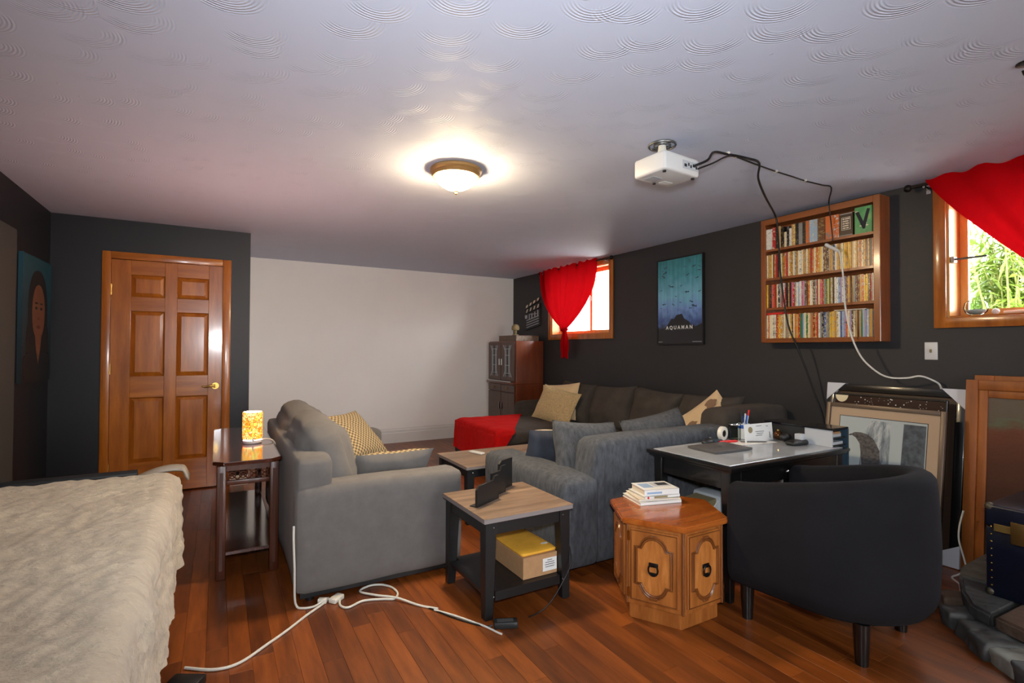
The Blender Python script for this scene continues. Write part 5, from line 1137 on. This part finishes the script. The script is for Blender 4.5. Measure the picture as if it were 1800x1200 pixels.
# ------------------------------------------------------------------ tall cabinet in the far corner
ax0, ax1, ay0, ay1, az = 3.50, 3.965, 6.01, 6.80, 1.40
t = thing('tall_cabinet', 'tall walnut cabinet with leaded glass doors in the far corner', 'cabinet', (3.73, 6.4, 0))
part(t, 'carcass', B().box(ax0 + .02, ax1, ay0, ay1, 0, az, .006), 'walnut', True)
part(t, 'waist_ledge', B().box(ax0 - .025, ax1 - .02, ay0 - .004, ay1 + .012, .80, .825, .006), 'walnut', True); part(t, 'ledge_bar', B().cyl((ax0 - .03, ay0 + .05, .835), (ax0 - .03, ay1 - .03, .835), .008, n=10), 'chrome', True)
for i, (a, c) in enumerate(((ay0 + .01, (ay0 + ay1) / 2 - .003), ((ay0 + ay1) / 2 + .003, ay1 - .01))):
    d = part(t, 'glazed_door', B().box(ax0, ax0 + .02, a, c, .845, az - .012, .004, 1), 'walnut_d')
    mid = (a + c) / 2; q = .085
    part(d, 'glass', B().box(ax0 - .003, ax0 + .001, mid - q * .7, mid + q * .7, .92, az - .08), flat('dark_cabinet_glass', (38, 40, 38), .1))
    b = B(); xx = ax0 - .004
    for sg in (-1, 1):
        b.tube([(xx, mid + sg * q * 1.3, .9), (xx, mid + sg * q * .75, .98), (xx, mid + sg * q * .75, az - .14), (xx, mid + sg * q * 1.3, az - .06)], .005, 6).tube([(xx, mid + sg * q * .7, .9), (xx, mid + sg * q * .4, .98), (xx, mid + sg * q * .4, az - .14), (xx, mid + sg * q * .7, az - .06)], .004, 6)
    for z in (.95, 1.06, az - .2, az - .11): b.tube([(xx, mid - q * .75, z), (xx, mid + q * .75, z)], .0035, 6)
    part(d, 'leading', b, 'paper_grey')
    ky = c - .03 if i == 0 else a + .03; part(d, 'handle', B().box(ax0 - .018, ax0 - .001, ky - .007, ky + .007, 1.06, 1.15, .003, 1), 'white_plastic')
    dw = part(t, 'drawer', B().box(ax0, ax0 + .02, a, c, .69, .79, .004, 1), 'walnut_d'); part(dw, 'knob', B().sphere((ax0 - .01, mid, .74), .012), 'brass', True)
    dd = part(t, 'lower_door', B().box(ax0, ax0 + .02, a, c, .06, .68, .004, 1), 'walnut_d'); part(dd, 'handle', B().box(ax0 - .015, ax0 - .001, ky - .005, ky + .005, .44, .53, .002, 1), 'chrome')
t = thing('game_box', 'flat brown lettered game box on the tall cabinet', 'box', (3.7, 6.3, az))
s = NT('game_box_print'); f = s.noise(s.coord(scale=(40, 40, 10)), 1.6, 3); s.link(s.ramp(f, [(.4, lin((74, 58, 50))), (.5, lin((120, 96, 66))), (.6, lin((90, 80, 78)))]), s.b.inputs['Base Color']); M['gbox'] = s.m
part(t, 'carton', B().box(3.53, 3.9, 6.03, 6.52, az + .0005, az + .075, .003, 1), 'gbox'); part(t, 'lid', B().box(3.527, 3.903, 6.027, 6.523, az + .07, az + .078, .002, 1), 'walnut_d')
single('dome_ornament', B().lathe([(0, 0), (.045, 0), (.045, .012), (.02, .02), (.02, .07), (.05, .075), (.058, .1), (.05, .135), (.028, .155), (0, .16)], (3.62, 6.2, az + .0785), 20), M['tan'], 'small dome-shaped ornament on the game box', 'ornament', True)

# ------------------------------------------------------------------ cords on the floor
def cord(name, label, pts, r=.0055, mt='cord_white', sm=6): return single(name, B().tube(pts, r, 8, smooth=sm), mt, label, 'cable', True)
z = .0065
t = thing('extension_cord', 'white extension cord from the bed to the loveseat with a splitter', 'cable', (.3, 2.6, 0))
part(t, 'wire', B().tube([(-.1, 2.43, z), (.0, 2.36, z), (.09, 2.36, z), (.2, 2.45, z), (.28, 2.52, z), (.38, 2.62, z), (.47, 2.7, z), (.5, 2.735, .012)], .0058, 8, smooth=6), 'cord_white', True)
part(t, 'splitter', B().box(-.022, .022, -.035, .035, 0, .024, .005, 2).xf(TR(.535, 2.71, .0005, -52)), 'ivory', True); part(t, 'plug', B().box(-.014, .014, -.022, .022, 0, .024, .005, 2).xf(TR(.47, 2.72, .001, 60)), 'ivory', True)
cord('lamp_cord', 'white cord running down the loveseat corner to the splitter', [(.335, 2.745, .40), (.333, 2.73, .33), (.338, 2.728, .2), (.34, 2.725, .06), (.35, 2.72, .012), (.375, 2.7, z), (.42, 2.69, z), (.455, 2.705, .01), (.47, 2.715, .02)], .0055)
cord('loop_cord', 'white cord looping beside the loveseat towards the adapter', [(.55, 2.70, .012), (.54, 2.64, z), (.57, 2.6, z), (.65, 2.63, z), (.74, 2.6, z), (.79, 2.575, z), (.825, 2.62, z), (.82, 2.7, z), (.78, 2.76, z), (.72, 2.78, z), (.66, 2.74, z), (.72, 2.65, z + .004), (.8, 2.565, z + .008), (.88, 2.45, z), (.95, 2.37, z)], .0055)
cord('adapter_lead', 'thin white lead ending beside the black adapter', [(.93, 2.37, z), (.99, 2.28, z), (1.05, 2.17, z), (1.08, 2.11, z), (1.105, 2.04, z), (1.115, 2.02, z)], .0045)
cord('adapter_cable', 'thin black cable running to the adapter on the floor', [(.9, 2.44, .004), (.98, 2.27, .004), (1.04, 2.17, .004), (1.09, 2.11, .005), (1.11, 2.10, .01)], .004, 'cord_black')
t = thing('power_adapter', 'black power adapter on the floor at the side table leg', 'adapter', (1.17, 2.07, 0)); m = TR(1.165, 2.075, .0005, -24)
part(t, 'brick', B().box(-.055, .055, -.024, .024, 0, .03, .005, 2).xf(m), 'dark_plastic', True); part(t, 'sticker', B().box(-.04, .035, -.014, .014, .0296, .0304).xf(m), 'grey_metal')
single('phone_charger', B().box(-.06, .06, -.03, .03, 0, .035, .006, 2).xf(TR(-.09, 2.3, .0005, -30)), 'black', 'black charger block on the floor by the bed', 'charger', True)
cord('black_wire', 'thin black wire trailing from the side table to the floor', [(1.6, 2.2, .3), (1.58, 2.13, .2), (1.5, 2.11, .1), (1.42, 2.1, .03), (1.36, 2.1, .004), (1.3, 2.09, .004)], .003, 'cord_black')
cord('wall_lead', 'white lead curling behind the leaning frames by the oak frame', [(3.74, 1.27, .36), (3.73, 1.285, .27), (3.72, 1.285, .19), (3.69, 1.255, .11), (3.66, 1.235, .06), (3.62, 1.25, .03), (3.58, 1.27, .012), (3.53, 1.22, .006), (3.4, 1.17, .006)], .005)

# ------------------------------------------------------------------ on the right window sill
t = thing('glass_globe', 'clear round glass bowl on the right window sill', 'bowl', (4.04, 1.3, W2[2] + .014))
zc = W2[2] + .0145
part(t, 'glass', B().lathe([(0, 0), (.03, 0), (.052, .02), (.06, .045), (.054, .075), (.036, .092), (.034, .092), (.05, .075), (.056, .045), (.05, .023), (.028, .006), (0, .004)], (4.04, 1.3, zc), 28), 'jar', 'all'); part(t, 'filling', B().lathe([(0, .006), (.026, .008), (.046, .024), (.05, .034), (0, .036)], (4.04, 1.3, zc), 24), 'paper_grey', 'all')
single('small_ball', B().sphere((4.03, 1.205, zc + .018), .018), 'white_plastic', 'small white ball on the right window sill', 'ornament', 'all')
single('driftwood', B().tube([(4.03, 1.17, zc + .01), (4.04, 1.1, zc + .012), (4.03, 1.0, zc + .01), (4.05, .9, zc + .01)], [.008, .01, .009, .006], 8, smooth=3), 'paper_cream', 'pale stick lying on the right window sill', 'stick', True)
t = thing('window_bracket', 'dark flat bracket arm fixed in the right window', 'bracket', (4.0, 1.35, 1.86))
part(t, 'arm', B().box(4.0, 4.03, 1.235, 1.409, 1.852, 1.862, .002, 1), 'dark_plastic'); part(t, 'clamp', B().box(3.99, 4.04, 1.39, 1.409, 1.835, 1.875, .003, 1), 'grey_metal')
